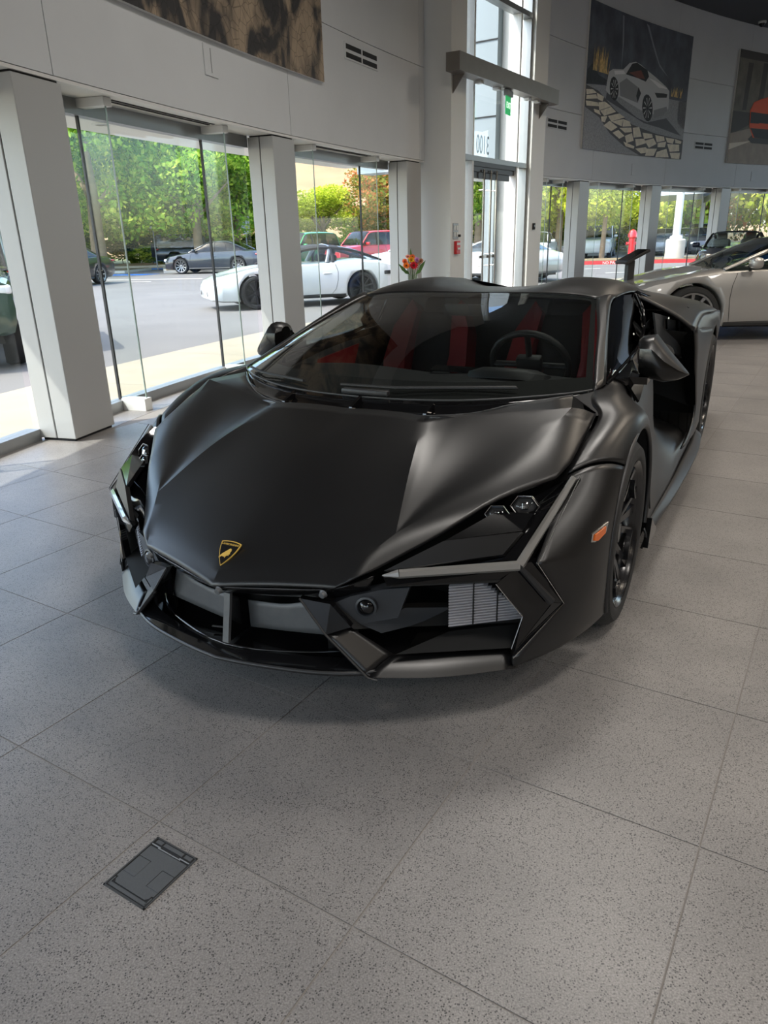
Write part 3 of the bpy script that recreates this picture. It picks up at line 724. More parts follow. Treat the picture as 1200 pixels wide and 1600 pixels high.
# ---- headlamps
J = Vector((.800, .310, .505))
for sg in (1, -1):
    def S(vf): return vf if sg > 0 else mirror(vf)
    hl = empty('headlight', CAR)
    # black pocket floor
    pk = join(patch([[(.47, .135, .495), (.60, .225, .49), (.785, .315, .50)], [(.556, .24, .545), (.68, .33, .56), (.815, .40, .585)], [(.70, .45, .60), (.78, .52, .62), (.845, .53, .655)], [(.83, .648, .66), (.84, .65, .665), (.862, .63, .682)]], 8, 14))
    obj('pocket', S(pk), K_gloss, hl, 30, .0005)
    obj('eyelid', S(prism([(.481, .088, .522), (.612, .205, .590), (.79, .352, .592), (.757, .290, .540)], (0, .02, -.012))), K_matte, hl, 20)
    obj('eyelid_rear', S(prism([(.612, .212, .588), (.70, .40, .625), (.80, .43, .622), (.79, .36, .592)], (0, .015, -.012))), K_gloss, hl, 20)
    for (x, y, z, s_) in ((.702, .392, .618, .031), (.765, .460, .630, .037)):
        Mx = Matrix.Translation((x, y, z)) @ Vector((.35, -.9, .45)).normalized().to_track_quat('Z', 'Y').to_matrix().to_4x4() @ Matrix.Diagonal((1.15, .9, 1, 1))
        pl = obj('projector', S(xform(lathe([(s_*1.0, -.03), (s_, 0), (s_*.86, .004), (s_*.8, -.004)], 6), Mx)), K_gloss, hl, 20)
        obj('bezel', S(xform(tube([(s_*1.02*math.cos(PI*k/3), s_*1.02*math.sin(PI*k/3), .002) for k in range(6)], .0013, 5, True), Mx)), K_chrome, pl)
        obj('lens', S(xform(lathe([(s_*.8, -.006), (s_*.55, .004), (.0001, .008)], 16), Mx)), K_lens, pl, 60)
        obj('reflector', S(xform(disc(s_*.8, 16, -.01, 'Z'), Mx)), K_satin, pl)
        obj('bulb', S(xform(bevel_box(-s_*.22, s_*.22, -s_*.3, s_*.3, -.01, .002, .002, 1), Mx)), K_chrome, pl)
    # Y shaped daytime light: three tapered bars
    def bar(a, b, wa, wb, n=Vector((.45, -.85, .2))):
        a, b = Vector(a), Vector(b); t = (b-a).normalized(); n = (n-t*n.dot(t)).normalized(); u = t.cross(n)
        v = []
        for p, w_ in ((a, wa), (b, wb)):
            v += [p-u*w_, p-u*w_*.5+n*w_*.6, p+u*w_*.5+n*w_*.6, p+u*w_, p-n*w_]
        f = [(i, (i+1) % 5, 5+(i+1) % 5, 5+i) for i in range(5)]+[(4, 3, 2, 1, 0), (5, 6, 7, 8, 9)]
        return v, f
    drl = empty('daytime_light', hl) if False else None
    obj('daytime_light', S(bar((.478, .083, .509), (.520, .102, .514), .002, .013)), K_led, hl, 30)
    obj('daytime_light', S(bar((.520, .102, .514), J, .013, .015)), K_led, hl, 30)
    obj('daytime_light', S(bar(J, (.868, .616, .684), .015, .011)), K_led, hl, 30)
    obj('daytime_light', S(bar(J+Vector((.004, .0, -.006)), (.882, .378, .375), .008, .013)), K_satin, hl, 30)
    # gloss frame around the bars
    fr = MB()
    fr.add(prism([(.478, .09, .499), J+Vector((-.004, .012, -.016)), J+Vector((-.05, -.03, -.05)), (.49, .085, .478)], (0, .03, 0)))
    fr.add(prism([J+Vector((.012, .012, 0)), (.885, .625, .684), (.850, .66, .655), J+Vector((-.016, .03, -.01))], (0, .02, -.02)))
    fr.add(prism([J+Vector((.0, .012, .0)), J+Vector((.05, .065, .0)), (.905, .432, .352), (.882, .395, .362)], (0, .03, 0)))
    fr.add(prism([J+Vector((-.012, .012, -.012)), (.882, .395, .362), (.800, .300, .225), (.790, .31, .236), (.813, .325, .339), (.748, .268, .455)], (0, .03, 0)))
    fr.add(prism([(.882, .392, .365), (.905, .43, .350), (.802, .292, .212), (.796, .296, .225)], (0, .02, 0)))
    obj('lamp_frame', S(fr.vf()), K_gloss, hl)
    obj('frame_edge', S(tube([(.748, .262, .458), (.813, .320, .339), (.790, .298, .236)], .0018, 5)), K_chrome, hl)
    obj('frame_edge', S(tube([(.887, .622, .692), (.846, .335, .509), (.906, .428, .352), (.800, .287, .213)], .0018, 5)), K_chrome, hl)

# ---- emblem
eN = Vector((0, -.62, .78)).normalized(); eY = Vector((0, .78, .62)).normalized(); eX = Vector((1, 0, 0))
EMm = Matrix(((1, 0, eN.x, 0), (0, eY.y, eN.y, .002), (0, eY.z, eN.z, .5215), (0, 0, 0, 1)))
em = empty('emblem', CAR)
def shield(w, h, n=10):
    p = []
    for k in range(n+1):
        t = k/n; x = -w+2*w*t; p.append((x, h*.46+.0045*(1-(2*t-1)**2)*(w/.036), 0))
    for k in range(1, n+1):
        t = k/n; p.append((w*(1-t**1.75) if t < 1 else 0, h*.46-h*t, 0))
    q = p[n+1:]; 
    return p+[(-x, y, z) for x, y, z in reversed(q[:-1])]
def emb(name, vf, m): obj(name, xform(vf, EMm), m, em)
emb('gold_rim', prism(shield(.036, .080), (0, 0, .004)), K_gold)
emb('black_field', prism(shield(.0325, .0735), (0, 0, .0048)), K_gloss)
emb('lettering', xform(text_vf('LAMBORGHINI', .0092, .0004), Matrix.Translation((0, .0285, .0052))), K_gold)
bull = [(-.021, -.018), (-.016, -.008), (-.010, -.001), (-.003, .006), (.004, .013), (.009, .018), (.014, .016), (.016, .009), (.014, .003), (.016, -.003), (.012, -.004), (.013, -.010), (.009, -.008), (.004, -.012), (.002, -.019), (-.002, -.014), (-.006, -.016), (-.010, -.013), (-.015, -.017), (-.019, -.022)]
emb('bull', prism([(x*.9, y*.9, .0046) for x, y in bull], (0, 0, .0016)), K_gold)

# ---- doors and lower flanks
DS = [[(.812, 1.45, .850), (.850, 1.46, .815), (.885, 1.47, .72), (.945, 1.475, .60), (.985, 1.475, .40), (.985, 1.475, .22)],
      [(.812, 1.8, .862), (.86, 1.8, .81), (.895, 1.8, .68), (.925, 1.8, .50), (.975, 1.8, .30), (.985, 1.8, .20)],
      [(.80, 2.2, .88), (.845, 2.2, .80), (.865, 2.2, .66), (.89, 2.2, .46), (.965, 2.2, .27), (.99, 2.2, .19)],
      [(.77, 2.65, .90), (.755, 2.65, .80), (.75, 2.65, .62), (.80, 2.65, .40), (.955, 2.65, .26), (.99, 2.65, .18)],
      [(.70, 3.1, .90), (.64, 3.1, .80), (.60, 3.1, .6), (.66, 3.1, .38), (.95, 3.1, .25), (.99, 3.1, .18)]]
cp('door', patch(DS, 18, 26), K_matte, thick=.01, smooth=40, both=True)
cp('door_seam', tube(curve([(.868, 1.50, .812), (.90, 1.495, .72), (.956, 1.50, .55), (.992, 1.50, .30)], 10), .003, 4), K_void, smooth=None, merge=None, both=True)
SK = [[(.985, 1.46, .225), (.998, 1.46, .19), (.985, 1.46, .13)], [(.992, 2.2, .195), (1.03, 2.2, .155), (.99, 2.2, .12)], [(.992, 3.0, .19), (1.05, 3.0, .15), (.99, 3.0, .115)], [(.99, 3.38, .20), (1.03, 3.38, .16), (.98, 3.38, .115)]]
cp('side_skirt', patch(SK, 8, 18), K_satin, thick=.01, smooth=30, both=True)
cp('skirt_fin', prism([(.985, 1.455, .14), (.99, 1.66, .15), (.988, 1.47, .27)], (.022, .0, 0)), K_gloss, smooth=None, merge=None, both=True)

# ---- rear quarter, shoulder and deck
LE = [(.985, 2.60, .905), (.992, 2.70, .80), (.992, 2.84, .66), (.995, 3.10, .40), (.995, 2.95, .30), (.992, 2.62, .265)]
def rarc(a, R=.415, X=1.0): return (X, 3.85+R*math.cos(math.radians(a)), .37+R*math.sin(math.radians(a)))
qp = MB()
AR = [rarc(100), rarc(125), rarc(148), rarc(168), rarc(186), rarc(200)]
qp.add(patch([[a, tuple((p+q)/2+(.012 if i == 0 else 0) for i, (p, q) in enumerate(zip(a, b))), b] for a, b in zip(LE, AR)], 9, 20))
TOPQ = [(.985, 2.60, .905), (.975, 3.0, .935), (.985, 3.5, .90), (.99, 3.85, .885), (.985, 4.3, .84), (.94, 4.75, .80)]
ARt = [rarc(100), rarc(96), rarc(92), rarc(80), rarc(45), (.96, 4.72, .60)]
qp.add(patch([[a, tuple((p+q)/2+(.010 if i == 0 else 0) for i, (p, q) in enumerate(zip(a, b))), b] for a, b in zip(TOPQ, ARt)], 9, 24))
qp.add(patch([[rarc(45), (.985, 4.3, .60), (.96, 4.72, .60)], [rarc(10), (.98, 4.4, .42), (.95, 4.72, .42)], [rarc(-15), (.97, 4.4, .25), (.93, 4.70, .25)]], 8, 8))
cp('quarter_panel', qp.vf(), K_matte, thick=.012, smooth=45, both=True)
cp('quarter_edge', patch([[q, (q[0]-.06, q[1]+.05, q[2])] for q in LE[:4]], 3, 12), K_matte, smooth=40, both=True)
SHl = [(.69, 2.47, 1.09), (.80, 2.50, 1.035), (.90, 2.55, .975), (.985, 2.60, .905)]
SHu = [(.69, 2.85, 1.075), (.79, 2.92, 1.045), (.89, 3.0, 1.0), (.975, 3.05, .935)]
SHr = [(.66, 3.6, .99), (.76, 3.65, .98), (.88, 3.7, .955), (.985, 3.75, .89)]
SHt = [(.60, 4.7, .87), (.72, 4.7, .865), (.85, 4.7, .85), (.94, 4.75, .80)]
cp('rear_shoulder', patch([SHl, SHu, SHr, SHt], 12, 24), K_matte, thick=.014, smooth=45, both=True)
# dark engine side intake behind the window
cp('engine_intake', join(poly([(.76, 2.43, .90), (.70, 2.47, 1.08), (.60, 3.1, 1.02), (.62, 3.1, .80)]), patch([[(.77, 2.62, .90), (.985, 2.66, .88)], [(.64, 3.12, .80), (.99, 3.12, .60)], [(.62, 3.14, .5), (.99, 3.14, .38)]], 4, 6)), K_void, smooth=None, both=True)
cp('intake_vane', poly([(.79, 2.45, 1.0), (.88, 2.785, .93), (.885, 3.0, .70), (.80, 2.58, .85)]), mat('satin_duct', (.11, .113, .117, 1), .35), smooth=None, merge=None, thick=.012, both=True)
cp('intake_trim', join(prism([(.852, 2.58, .965), (.884, 2.70, .945), (.884, 2.70, .935), (.852, 2.58, .955)], (.006, 0, 0)), prism([(.880, 2.68, .94), (.884, 2.70, .94), (.886, 2.76, .86), (.882, 2.74, .86)], (.006, 0, 0)), prism([(.835, 2.56, .955), (.842, 2.58, .955), (.845, 2.62, .90), (.838, 2.60, .90)], (.006, 0, 0))), K_chrome, smooth=None, merge=None, both=True)
cp('intake_strut', prism([(.885, 2.86, .855), (.98, 2.67, .865), (.98, 2.67, .90), (.885, 2.86, .895)], (0, .02, 0)), K_iron, smooth=None, merge=None, both=True)
cp('buttress', tube(curve([(.70, 2.50, 1.08), (.76, 2.70, 1.03), (.86, 2.80, .985), (.90, 2.90, .97)], 10), .022, 8), K_gloss, smooth=60, both=True)
EC = [[(0, 2.8, 1.08), (.36, 2.8, 1.135), (.69, 2.85, 1.075)], [(0, 3.5, 1.0), (.34, 3.5, 1.02), (.66, 3.6, .99)], [(0, 4.7, .87), (.3, 4.7, .87), (.60, 4.7, .87)]]
cp('engine_cover', sym(patch(EC, 12, 14)), K_matte, smooth=45)
TL = [[(0, 4.72, .86), (.5, 4.72, .86), (.94, 4.74, .80)], [(0, 4.85, .70), (.5, 4.83, .70), (.95, 4.72, .60)], [(0, 4.75, .25), (.5, 4.75, .25), (.93, 4.68, .25)]]
cp('tail_panel', sym(patch(TL, 10, 10)), K_gloss, smooth=45)
# floor pan
cp('underbody', sym(prism([(0, .12, .17), (.48, .16, .17), (.78, .36, .17), (.80, .62, .17), (.58, .70, .17), (.58, 1.44, .17), (.96, 1.48, .15), (.96, 3.36, .15), (.56, 3.46, .15), (.56, 4.3, .15), (.9, 4.35, .18), (.9, 4.7, .22), (0, 4.7, .22)], (0, 0, .03))), K_void, smooth=None)
cp('bulkhead', sym(join(poly([(0, .62, .2), (.62, .62, .2), (.62, .62, .58), (0, .62, .66)]), poly([(0, 1.15, .2), (.79, 1.20, .2), (.79, 1.20, .80), (0, 1.05, .80)]))), K_void, smooth=None)

# ---- mirrors
def mirror_vf():
    secs = [(.870, .905, .975, .04), (.885, .832, .990, .085), (.93, .818, .996, .10), (.98, .808, .935, .09), (1.03, .818, .882, .06), (1.058, .832, .853, .03), (1.068, .838, .843, .006)]
    v, f, mi = [], [], []; n = 16
    for X, zl, zh, d in secs:
        yc = 1.62+(X-.87)*.12
        for k in range(n):
            a = 2*PI*k/n; c, s = math.cos(a), math.sin(a)
            v.append(Vector((X, yc+d*math.copysign(abs(c)**.8, c), (zl+zh)/2+(zh-zl)/2*math.copysign(abs(s)**.8, s))))
    for i in range(len(secs)-1):
        for k in range(n):
            f.append((i*n+k, i*n+(k+1) % n, (i+1)*n+(k+1) % n, (i+1)*n+k)); mi.append(0 if 1 <= k <= 6 else 1)
    f += [tuple(range(n)), tuple(range((len(secs)-1)*n, len(secs)*n))]; mi += [1, 1]
    return (v, f), mi
mv, mi = mirror_vf()
top = (mv[0], [f for f, q in zip(mv[1], mi) if q == 0]); bot = (mv[0], [f for f, q in zip(mv[1], mi) if q == 1])
for sg in (1, -1):
    S = (lambda q: q) if sg > 0 else mirror
    wm = obj('wing_mirror', S(top), K_matte, CAR, 50, .0005)
    obj('mirror_base', S(bot), mat('satin_black_gloss', (.004, .004, .004, 1), .22), wm, 35, .0005)
    obj('mirror_stalk', S(join(prism([(.80, 1.50, .84), (.80, 1.66, .845), (.92, 1.66, .835), (.92, 1.58, .83)], (0, 0, -.03)))), K_gloss, wm)
    obj('mirror_glass', S(disc(.05, 20, 0, 'X')) if False else S(xform(disc(.055, 20, 0, 'Z'), Matrix.Translation((.94, 1.728, .905)) @ Matrix.Rotation(-PI/2, 4, 'X') @ Matrix.Diagonal((1, .8, 1, 1)))), K_chrome, wm)
# black wedge where the mirror meets the door
cp('door_wedge', poly([(.816, 1.40, .846), (.86, 1.455, .815), (.90, 1.50, .74), (.88, 1.72, .76), (.852, 1.80, .82), (.815, 1.78, .862)]), K_gloss, smooth=None, merge=None, both=True, thick=.01, off=1)

# ---- wheels
def make_wheel(R, W, rr, nsp, seed):
    """axis = local x, outer face at +x"""
    w = empty('wheel', CAR)
    pr = [(rr, -W/2+.01), (rr+.02, -W/2), (R-.025, -W/2), (R-.005, -W/2+.025), (R, -W/2+.05), (R, W/2-.05), (R-.005, W/2-.025), (R-.025, W/2-.004), (rr+.03, W/2), (rr+.012, W/2-.004), (rr, W/2-.012)]
    ty = obj('tyre', lathe(pr, 56, 'X'), K_rubber, w, 35)
    # tread grooves
    gm = MB()
    for h in (-.07, -.025, .025, .07): gm.add(lathe([(R+.0006, h*W/.27-.005), (R+.0006, h*W/.27+.005)], 56, 'X'))
    obj('tread_groove', gm.vf(), K_void, ty)
    obj('barrel', lathe([(rr, -W/2+.012), (rr-.025, -W/2+.03), (rr-.03, W/2-.06), (rr-.004, W/2-.012), (rr+.004, W/2-.006), (rr-.010, W/2-.022)], 48, 'X'), K_rim, w, 40)
    hx = W/2-.055
    obj('hub', lathe([(.0001, hx+.02), (.035, hx+.018), (.045, hx+.004), (.075, hx-.01), (.078, hx-.05)], 24, 'X'), K_rim, w, 40)
    for k in range(nsp):
        A = Matrix.Rotation(2*PI*k/nsp, 4, 'X')
        for sd in (-1, 1):
            q = prism([(hx-.005, .012*sd, .05), (hx-.005, .040*sd, .06), (W/2-.022, .085*sd, rr-.006), (W/2-.022, .060*sd, rr-.002)], (-.028, 0, 0))
            obj('spoke', xform(q, A), K_rim, w)
        A2 = Matrix.Rotation(2*PI*(k+.5)/nsp, 4, 'X')
        q = prism([(hx-.012, -.009, .06), (hx-.012, .009, .06), (W/2-.03, .018, rr-.004), (W/2-.03, -.018, rr-.004)], (-.022, 0, 0))
        obj('spoke', xform(q, A2), K_rim, w)
        bb = prism([(W/2-.018, -.062, rr*.74), (W/2-.018, -.020, rr*.70), (W/2-.018, .020, rr*.70), (W/2-.018, .062, rr*.74), (W/2-.018, .03, rr*.66), (W/2-.018, -.03, rr*.66)], (-.02, 0, 0))
        obj('spoke_web', xform(bb, A), K_rim, w)
    obj('brake_disc', lathe([(.06, -.01), (rr*.80, -.01), (rr*.80, .012), (.06, .012)], 40, 'X'), K_iron, w, 40)
    cal = MB()
    a0 = 20
    prf = []
    for a in range(a0, a0+70, 10):
        c, s = math.cos(math.radians(a)), math.sin(math.radians(a)); prf.append((c, s))
    v = []; f = []
    for c, s in prf: v += [Vector((-.04, rr*.58*c, rr*.58*s)), Vector((-.04, rr*.90*c, rr*.90*s)), Vector((.045, rr*.90*c, rr*.90*s)), Vector((.045, rr*.58*c, rr*.58*s))]
    for i in range(len(prf)-1):
        for j in range(4): f.append((4*i+j, 4*i+(j+1) % 4, 4*i+4+(j+1) % 4, 4*i+4+j))
    f += [(0, 1, 2, 3), tuple(4*(len(prf)-1)+j for j in (3, 2, 1, 0))]
    obj('caliper', (v, f), mat('dark_red_caliper', srgb(120, 14, 18), .35), w)
    return w
wf = make_wheel(.345, .26, .268, 5, 1); wf.location = (.855, 1.07, .345); wf.rotation_euler = (.35, 0, 0)
w2 = copy_tree(wf, CAR); w2.location = (-.855, 1.07, .345); w2.rotation_euler = (.2, 0, PI)
wr_ = make_wheel(.37, .33, .285, 5, 2); wr_.location = (.84, 3.85, .37); wr_.rotation_euler = (.6, 0, 0)
w3 = copy_tree(wr_, CAR); w3.location = (-.84, 3.85, .37); w3.rotation_euler = (.1, 0, PI)

# ---- cabin
dash = sym(patch([[(0, 1.0, .775), (.4, 1.05, .775), (.74, 1.20, .775)], [(0, 1.35, .80), (.4, 1.38, .815), (.74, 1.45, .80)], [(0, 1.62, .78), (.4, 1.62, .80), (.74, 1.65, .78)], [(0, 1.68, .60), (.4, 1.68, .60), (.74, 1.70, .60)]], 12, 12))
cp('dashboard', dash, K_blackl, smooth=40)
cp('instrument_hood', sym(prism([(0.0, 1.5, .79), (.04, 1.5, .79), (.04, 1.62, .79), (0, 1.62, .79)], (0, 0, .005))), K_satin, smooth=None)
cp('instrument_binnacle', xform(lathe([(.20, 0), (.19, .03), (.13, .05), (.0001, .052)], 28), Matrix.Translation((.36, 1.50, .795)) @ Matrix.Rotation(-.25, 4, 'X') @ Matrix.Diagonal((.95, .55, 1, 1))), K_blackl, smooth=50)
cp('display', prism([(-.02, 1.52, .812), (.20, 1.52, .812), (.20, 1.58, .825), (-.02, 1.58, .825)], (0, 0, .006)), K_gloss, smooth=None)
sw_ = empty('steering_wheel', CAR, (.37, 1.78, .82)); sw_.rotation_euler = (-1.15, 0, 0)
obj('rim', tube([(.18*math.cos(2*PI*k/32), .165*math.sin(2*PI*k/32), 0) for k in range(32)], .016, 8, True), K_blackl, sw_, 60)
obj('hub', bevel_box(-.06, .06, -.05, .05, -.03, .02, .015, 2), K_blackl, sw_, 40)
for a in ((-.17, 0), (.17, 0), (0, -.15)):
    obj('spoke', tube([(0, 0, 0), (a[0], a[1], 0)], .014, 6), K_satin, sw_, 60)
def seat(x):
    s = empty('seat', CAR, (x, 2.15, 0))
    obj('cushion', bevel_box(-.17, .17, -.45, .10, .30, .44, .04, 3), K_blackl, s, 50)
    Mx = Matrix.Translation((0, .08, .40)) @ Matrix.Rotation(-.38, 4, 'X')
    obj('backrest', xform(bevel_box(-.13, .13, -.06, .06, 0, .62, .04, 3), Mx), K_blackl, s, 50)
    for sd in (-1, 1):
        pr_ = [(sd*.11, -.13, .05), (sd*.21, -.17, .06), (sd*.25, -.16, .30), (sd*.225, -.14, .50), (sd*.15, -.11, .66), (sd*.105, -.11, .60), (sd*.135, -.13, .35)]
        obj('bolster', xform(prism(pr_, (0, .15, 0)), Mx), K_red, s)
    obj('headrest', xform(bevel_box(-.11, .11, -.05, .05, .56, .70, .04, 3), Mx), K_blackl, s, 50)
seat(.36); seat(-.36)
dc_ = cp('door_card', patch([[(.78, 1.4, .78), (.70, 1.4, .5)], [(.77, 1.9, .84), (.70, 1.9, .5)], [(.74, 2.3, .86), (.68, 2.3, .5)]], 4, 8), K_blackl, both=True, thick=.02)
for d_, sg in zip(dc_, (1, -1)):
    vf = prism([(.735, 1.62, .70), (.755, 1.72, .80), (.745, 2.12, .83), (.725, 2.02, .72)], (-.02, 0, 0))
    cp('armrest', vf if sg > 0 else mirror(vf), K_red, d_, None, None)
cp('rear_bulkhead', sym(poly([(0, 2.62, .3), (.68, 2.62, .3), (.66, 2.66, 1.06), (0, 2.7, 1.08)])), K_blackl, smooth=None)
cp('inner_mirror', bevel_box(-.11, .11, 1.88, 1.91, 1.02, 1.075, .01, 2), K_satin, smooth=40)
cp('tunnel', bevel_box(-.12, .12, 1.65, 2.6, .3, .58, .03, 2), K_blackl, smooth=40)
# ---------------------------------------------------------------- printed posters on the curved wall
PRINT = {
  'ground': [(0.0, 0.444), (0.076, 0.456), (0.182, 0.469), (0.297, 0.416), (0.82, 0.477), (1.0, 0.478), (1.006, -0.004), (-0.022, -0.006)],
  'shadow': [(0.201, 0.433), (0.317, 0.373), (0.587, 0.256), (0.807, 0.322), (0.972, 0.197), (0.752, 0.238), (0.453, 0.299), (0.192, 0.375)],
  'body': [(0.185, 0.436), (0.194, 0.51), (0.203, 0.568), (0.239, 0.595), (0.339, 0.613), (0.395, 0.671), (0.456, 0.692), (0.505, 0.682), (0.572, 0.654), (0.673, 0.614), (0.776, 0.564), (0.809, 0.538), (0.817, 0.4), (0.793, 0.371), (0.675, 0.336), (0.543, 0.349), (0.329, 0.41), (0.219, 0.414)],
  'side': [(0.311, 0.511), (0.376, 0.558), (0.492, 0.515), (0.528, 0.479), (0.506, 0.398), (0.328, 0.422)],
  'intake': [(0.5, 0.516), (0.529, 0.474), (0.502, 0.403), (0.484, 0.448)],
  'cock': [(0.366, 0.584), (0.419, 0.67), (0.465, 0.688), (0.572, 0.654), (0.593, 0.611), (0.566, 0.568), (0.485, 0.579)],
  'red': [(0.395, 0.602), (0.51, 0.642), (0.556, 0.586), (0.485, 0.579)],
  'glass': [(0.366, 0.584), (0.419, 0.675), (0.444, 0.684), (0.397, 0.585)],
  'tail': [(0.663, 0.502), (0.751, 0.51), (0.791, 0.51), (0.787, 0.482), (0.691, 0.467)],
  'bumper': [(0.671, 0.367), (0.796, 0.413), (0.807, 0.386), (0.772, 0.343), (0.678, 0.305)],
  'grass': [(0.047, 0.599), (0.052, 0.706), (0.079, 0.744), (0.129, 0.693), (0.184, 0.684), (0.216, 0.626), (0.19, 0.548), (0.113, 0.549)],
  'grass2': [(0.831, 0.517), (0.872, 0.58), (0.923, 0.569), (0.923, 0.505), (0.851, 0.494)],
  'bush': [(0.003, 0.45), (0.006, 0.547), (0.048, 0.594), (0.115, 0.527), (0.194, 0.51), (0.182, 0.474)],
  'road2': [(0.805, 0.468), (1.0, 0.478), (1.015, 0.241), (0.868, 0.356)],
  'crack': [(0.533, 0.982), (0.557, 0.977), (0.609, 0.874), (0.691, 0.726), (0.791, 0.641), (0.694, 0.703), (0.634, 0.798), (0.583, 0.891)],
  'w1': [(0.308, 0.462), (0.307, 0.425), (0.298, 0.396), (0.282, 0.379), (0.263, 0.38), (0.243, 0.396), (0.228, 0.426), (0.22, 0.462), (0.221, 0.498), (0.23, 0.527), (0.246, 0.543), (0.265, 0.543), (0.285, 0.527), (0.3, 0.498)],
  'w2': [(0.659, 0.374), (0.659, 0.329), (0.648, 0.293), (0.629, 0.274), (0.605, 0.276), (0.581, 0.297), (0.562, 0.334), (0.551, 0.378), (0.552, 0.422), (0.562, 0.457), (0.581, 0.476), (0.605, 0.475), (0.629, 0.455), (0.648, 0.419)],
  'o_road': [(-0.04, 0.169), (0.393, 0.305), (0.444, -0.013), (-0.023, -0.005)],
  'o_lane': [(-0.016, 0.178), (0.239, 0.219), (0.0, 0.121)],
  'o_wall': [(-0.016, 0.996), (0.281, 1.0), (0.349, 0.582), (-0.018, 0.469)],
  'o_post_a': [(0.098, 0.901), (0.148, 0.902), (0.13, 0.486), (0.089, 0.482)],
  'o_car': [(0.171, 0.49), (0.201, 0.566), (0.263, 0.599), (0.343, 0.618), (0.405, 0.23), (0.234, 0.248), (0.185, 0.347)],
  'o_dark': [(0.182, 0.477), (0.367, 0.467), (0.379, 0.394), (0.189, 0.377)],
  'o_low': [(0.196, 0.333), (0.389, 0.335), (0.405, 0.23), (0.251, 0.249)],
  'o_lamp': [(0.28, 0.385), (0.38, 0.386), (0.385, 0.357), (0.293, 0.357)],
  'o_shadow': [(0.187, 0.23), (0.244, 0.293), (0.4, 0.26), (0.411, 0.193), (0.226, 0.196)],
}
STONES = [[(-0.004, 0.411), (0.064, 0.421), (0.103, 0.404), (0.007, 0.375)], [(0.007, 0.37), (0.097, 0.392), (0.115, 0.367), (0.006, 0.343)], [(0.103, 0.404), (0.175, 0.389), (0.163, 0.353), (0.115, 0.362)], [(0.003, 0.333), (0.117, 0.34), (0.135, 0.315), (0.013, 0.3)], [(0.125, 0.341), (0.185, 0.357), (0.25, 0.333), (0.138, 0.287)], [(0.083, 0.289), (0.138, 0.287), (0.157, 0.254), (0.093, 0.269)], [(0.146, 0.286), (0.251, 0.33), (0.301, 0.301), (0.188, 0.255)], [(0.157, 0.245), (0.219, 0.259), (0.2, 0.21), (0.168, 0.212)], [(0.226, 0.26), (0.333, 0.294), (0.391, 0.273), (0.261, 0.225)], [(0.187, 0.185), (0.245, 0.228), (0.328, 0.192), (0.268, 0.155)], [(0.261, 0.225), (0.377, 0.259), (0.367, 0.203)], [(0.377, 0.259), (0.442, 0.249), (0.462, 0.216), (0.375, 0.202)], [(0.281, 0.145), (0.338, 0.173), (0.403, 0.135), (0.353, 0.108)], [(0.345, 0.189), (0.463, 0.206), (0.474, 0.174), (0.404, 0.16)], [(0.479, 0.206), (0.542, 0.22), (0.575, 0.148), (0.495, 0.133)], [(0.406, 0.136), (0.475, 0.166), (0.498, 0.109), (0.428, 0.083)], [(0.579, 0.18), (0.677, 0.181), (0.688, 0.154), (0.601, 0.132)], [(0.395, 0.092), (0.511, 0.067), (0.505, 0.047), (0.423, 0.058)], [(0.512, 0.123), (0.601, 0.135), (0.629, 0.104), (0.527, 0.068)], [(0.61, 0.121), (0.697, 0.149), (0.732, 0.107), (0.657, 0.068)], [(0.521, 0.049), (0.624, 0.071), (0.677, 0.037), (0.582, 0.016)], [(0.71, 0.176), (0.801, 0.173), (0.813, 0.141), (0.733, 0.12)], [(0.742, 0.115), (0.83, 0.136), (0.82, 0.089), (0.746, 0.082)], [(0.642, 0.06), (0.74, 0.069), (0.714, 0.008), (0.624, 0.001)], [(0.818, 0.168), (0.91, 0.164), (0.898, 0.123), (0.839, 0.13)], [(0.743, 0.043), (0.838, 0.077), (0.871, 0.007), (0.732, -0.004)], [(0.841, 0.117), (0.965, 0.122), (0.972, 0.069), (0.874, 0.054)], [(0.918, 0.165), (0.986, 0.151), (0.98, 0.13), (0.922, 0.132)], [(0.875, 0.047), (0.982, 0.056), (0.98, 0.001), (0.897, 0.002)]]

def cut_map(pts, s0, s1, z0, z1, R):
    """flat print shape in poster units (u, v), cut into strips so it follows the curved wall"""
    bm = bmesh.new(); vs = [bm.verts.new((min(1, max(0, u)), min(1, max(0, v)), 0)) for u, v in pts]
    try: bm.faces.new(vs)
    except ValueError: bm.free(); return [], []
    bmesh.ops.triangulate(bm, faces=bm.faces[:])
    for k in range(1, 12):
        bmesh.ops.bisect_plane(bm, geom=bm.verts[:]+bm.edges[:]+bm.faces[:], plane_co=(k/12, 0, 0), plane_no=(1, 0, 0))
    bm.verts.index_update()
    v = [fac(s0+(s1-s0)*q.co.x, R, z0+(z1-z0)*q.co.y) for q in bm.verts]; f = [tuple(x.index for x in ff.verts) for ff in bm.faces]
    bm.free(); return v, f
def poster(label, s0, s1, z0, z1, back, layers):
    t = thing('wall_poster', label, 'poster', (0, 0, 0))
    obj('board', arc_box(s0, s1, 33.012, 33.048, z0, z1, 12), [M_white], t)
    mats = [back]; m = MB(); m.add(cut_map([(0, 0), (1, 0), (1, 1), (0, 1)], s0, s1, z0, z1, 33.010), 0)
    for k, (mt, shapes) in enumerate(layers):
        if mt not in mats: mats.append(mt)
        for sh in shapes: m.add(cut_map(sh, s0, s1, z0, z1, 33.008-.0016*k), mats.index(mt))
    obj('print', m.vf(), mats, t, midx=m.mi)
    return t
def pm(n, c, noise=None): return mat('print_'+n, srgb(*[min(246, q*1.3) for q in c]), .65, noise=noise)
def ell(cx, cy, rx, ry, n=14): return [(cx+rx*math.cos(2*PI*k/n), cy+ry*math.sin(2*PI*k/n)) for k in range(n)]
P = PRINT
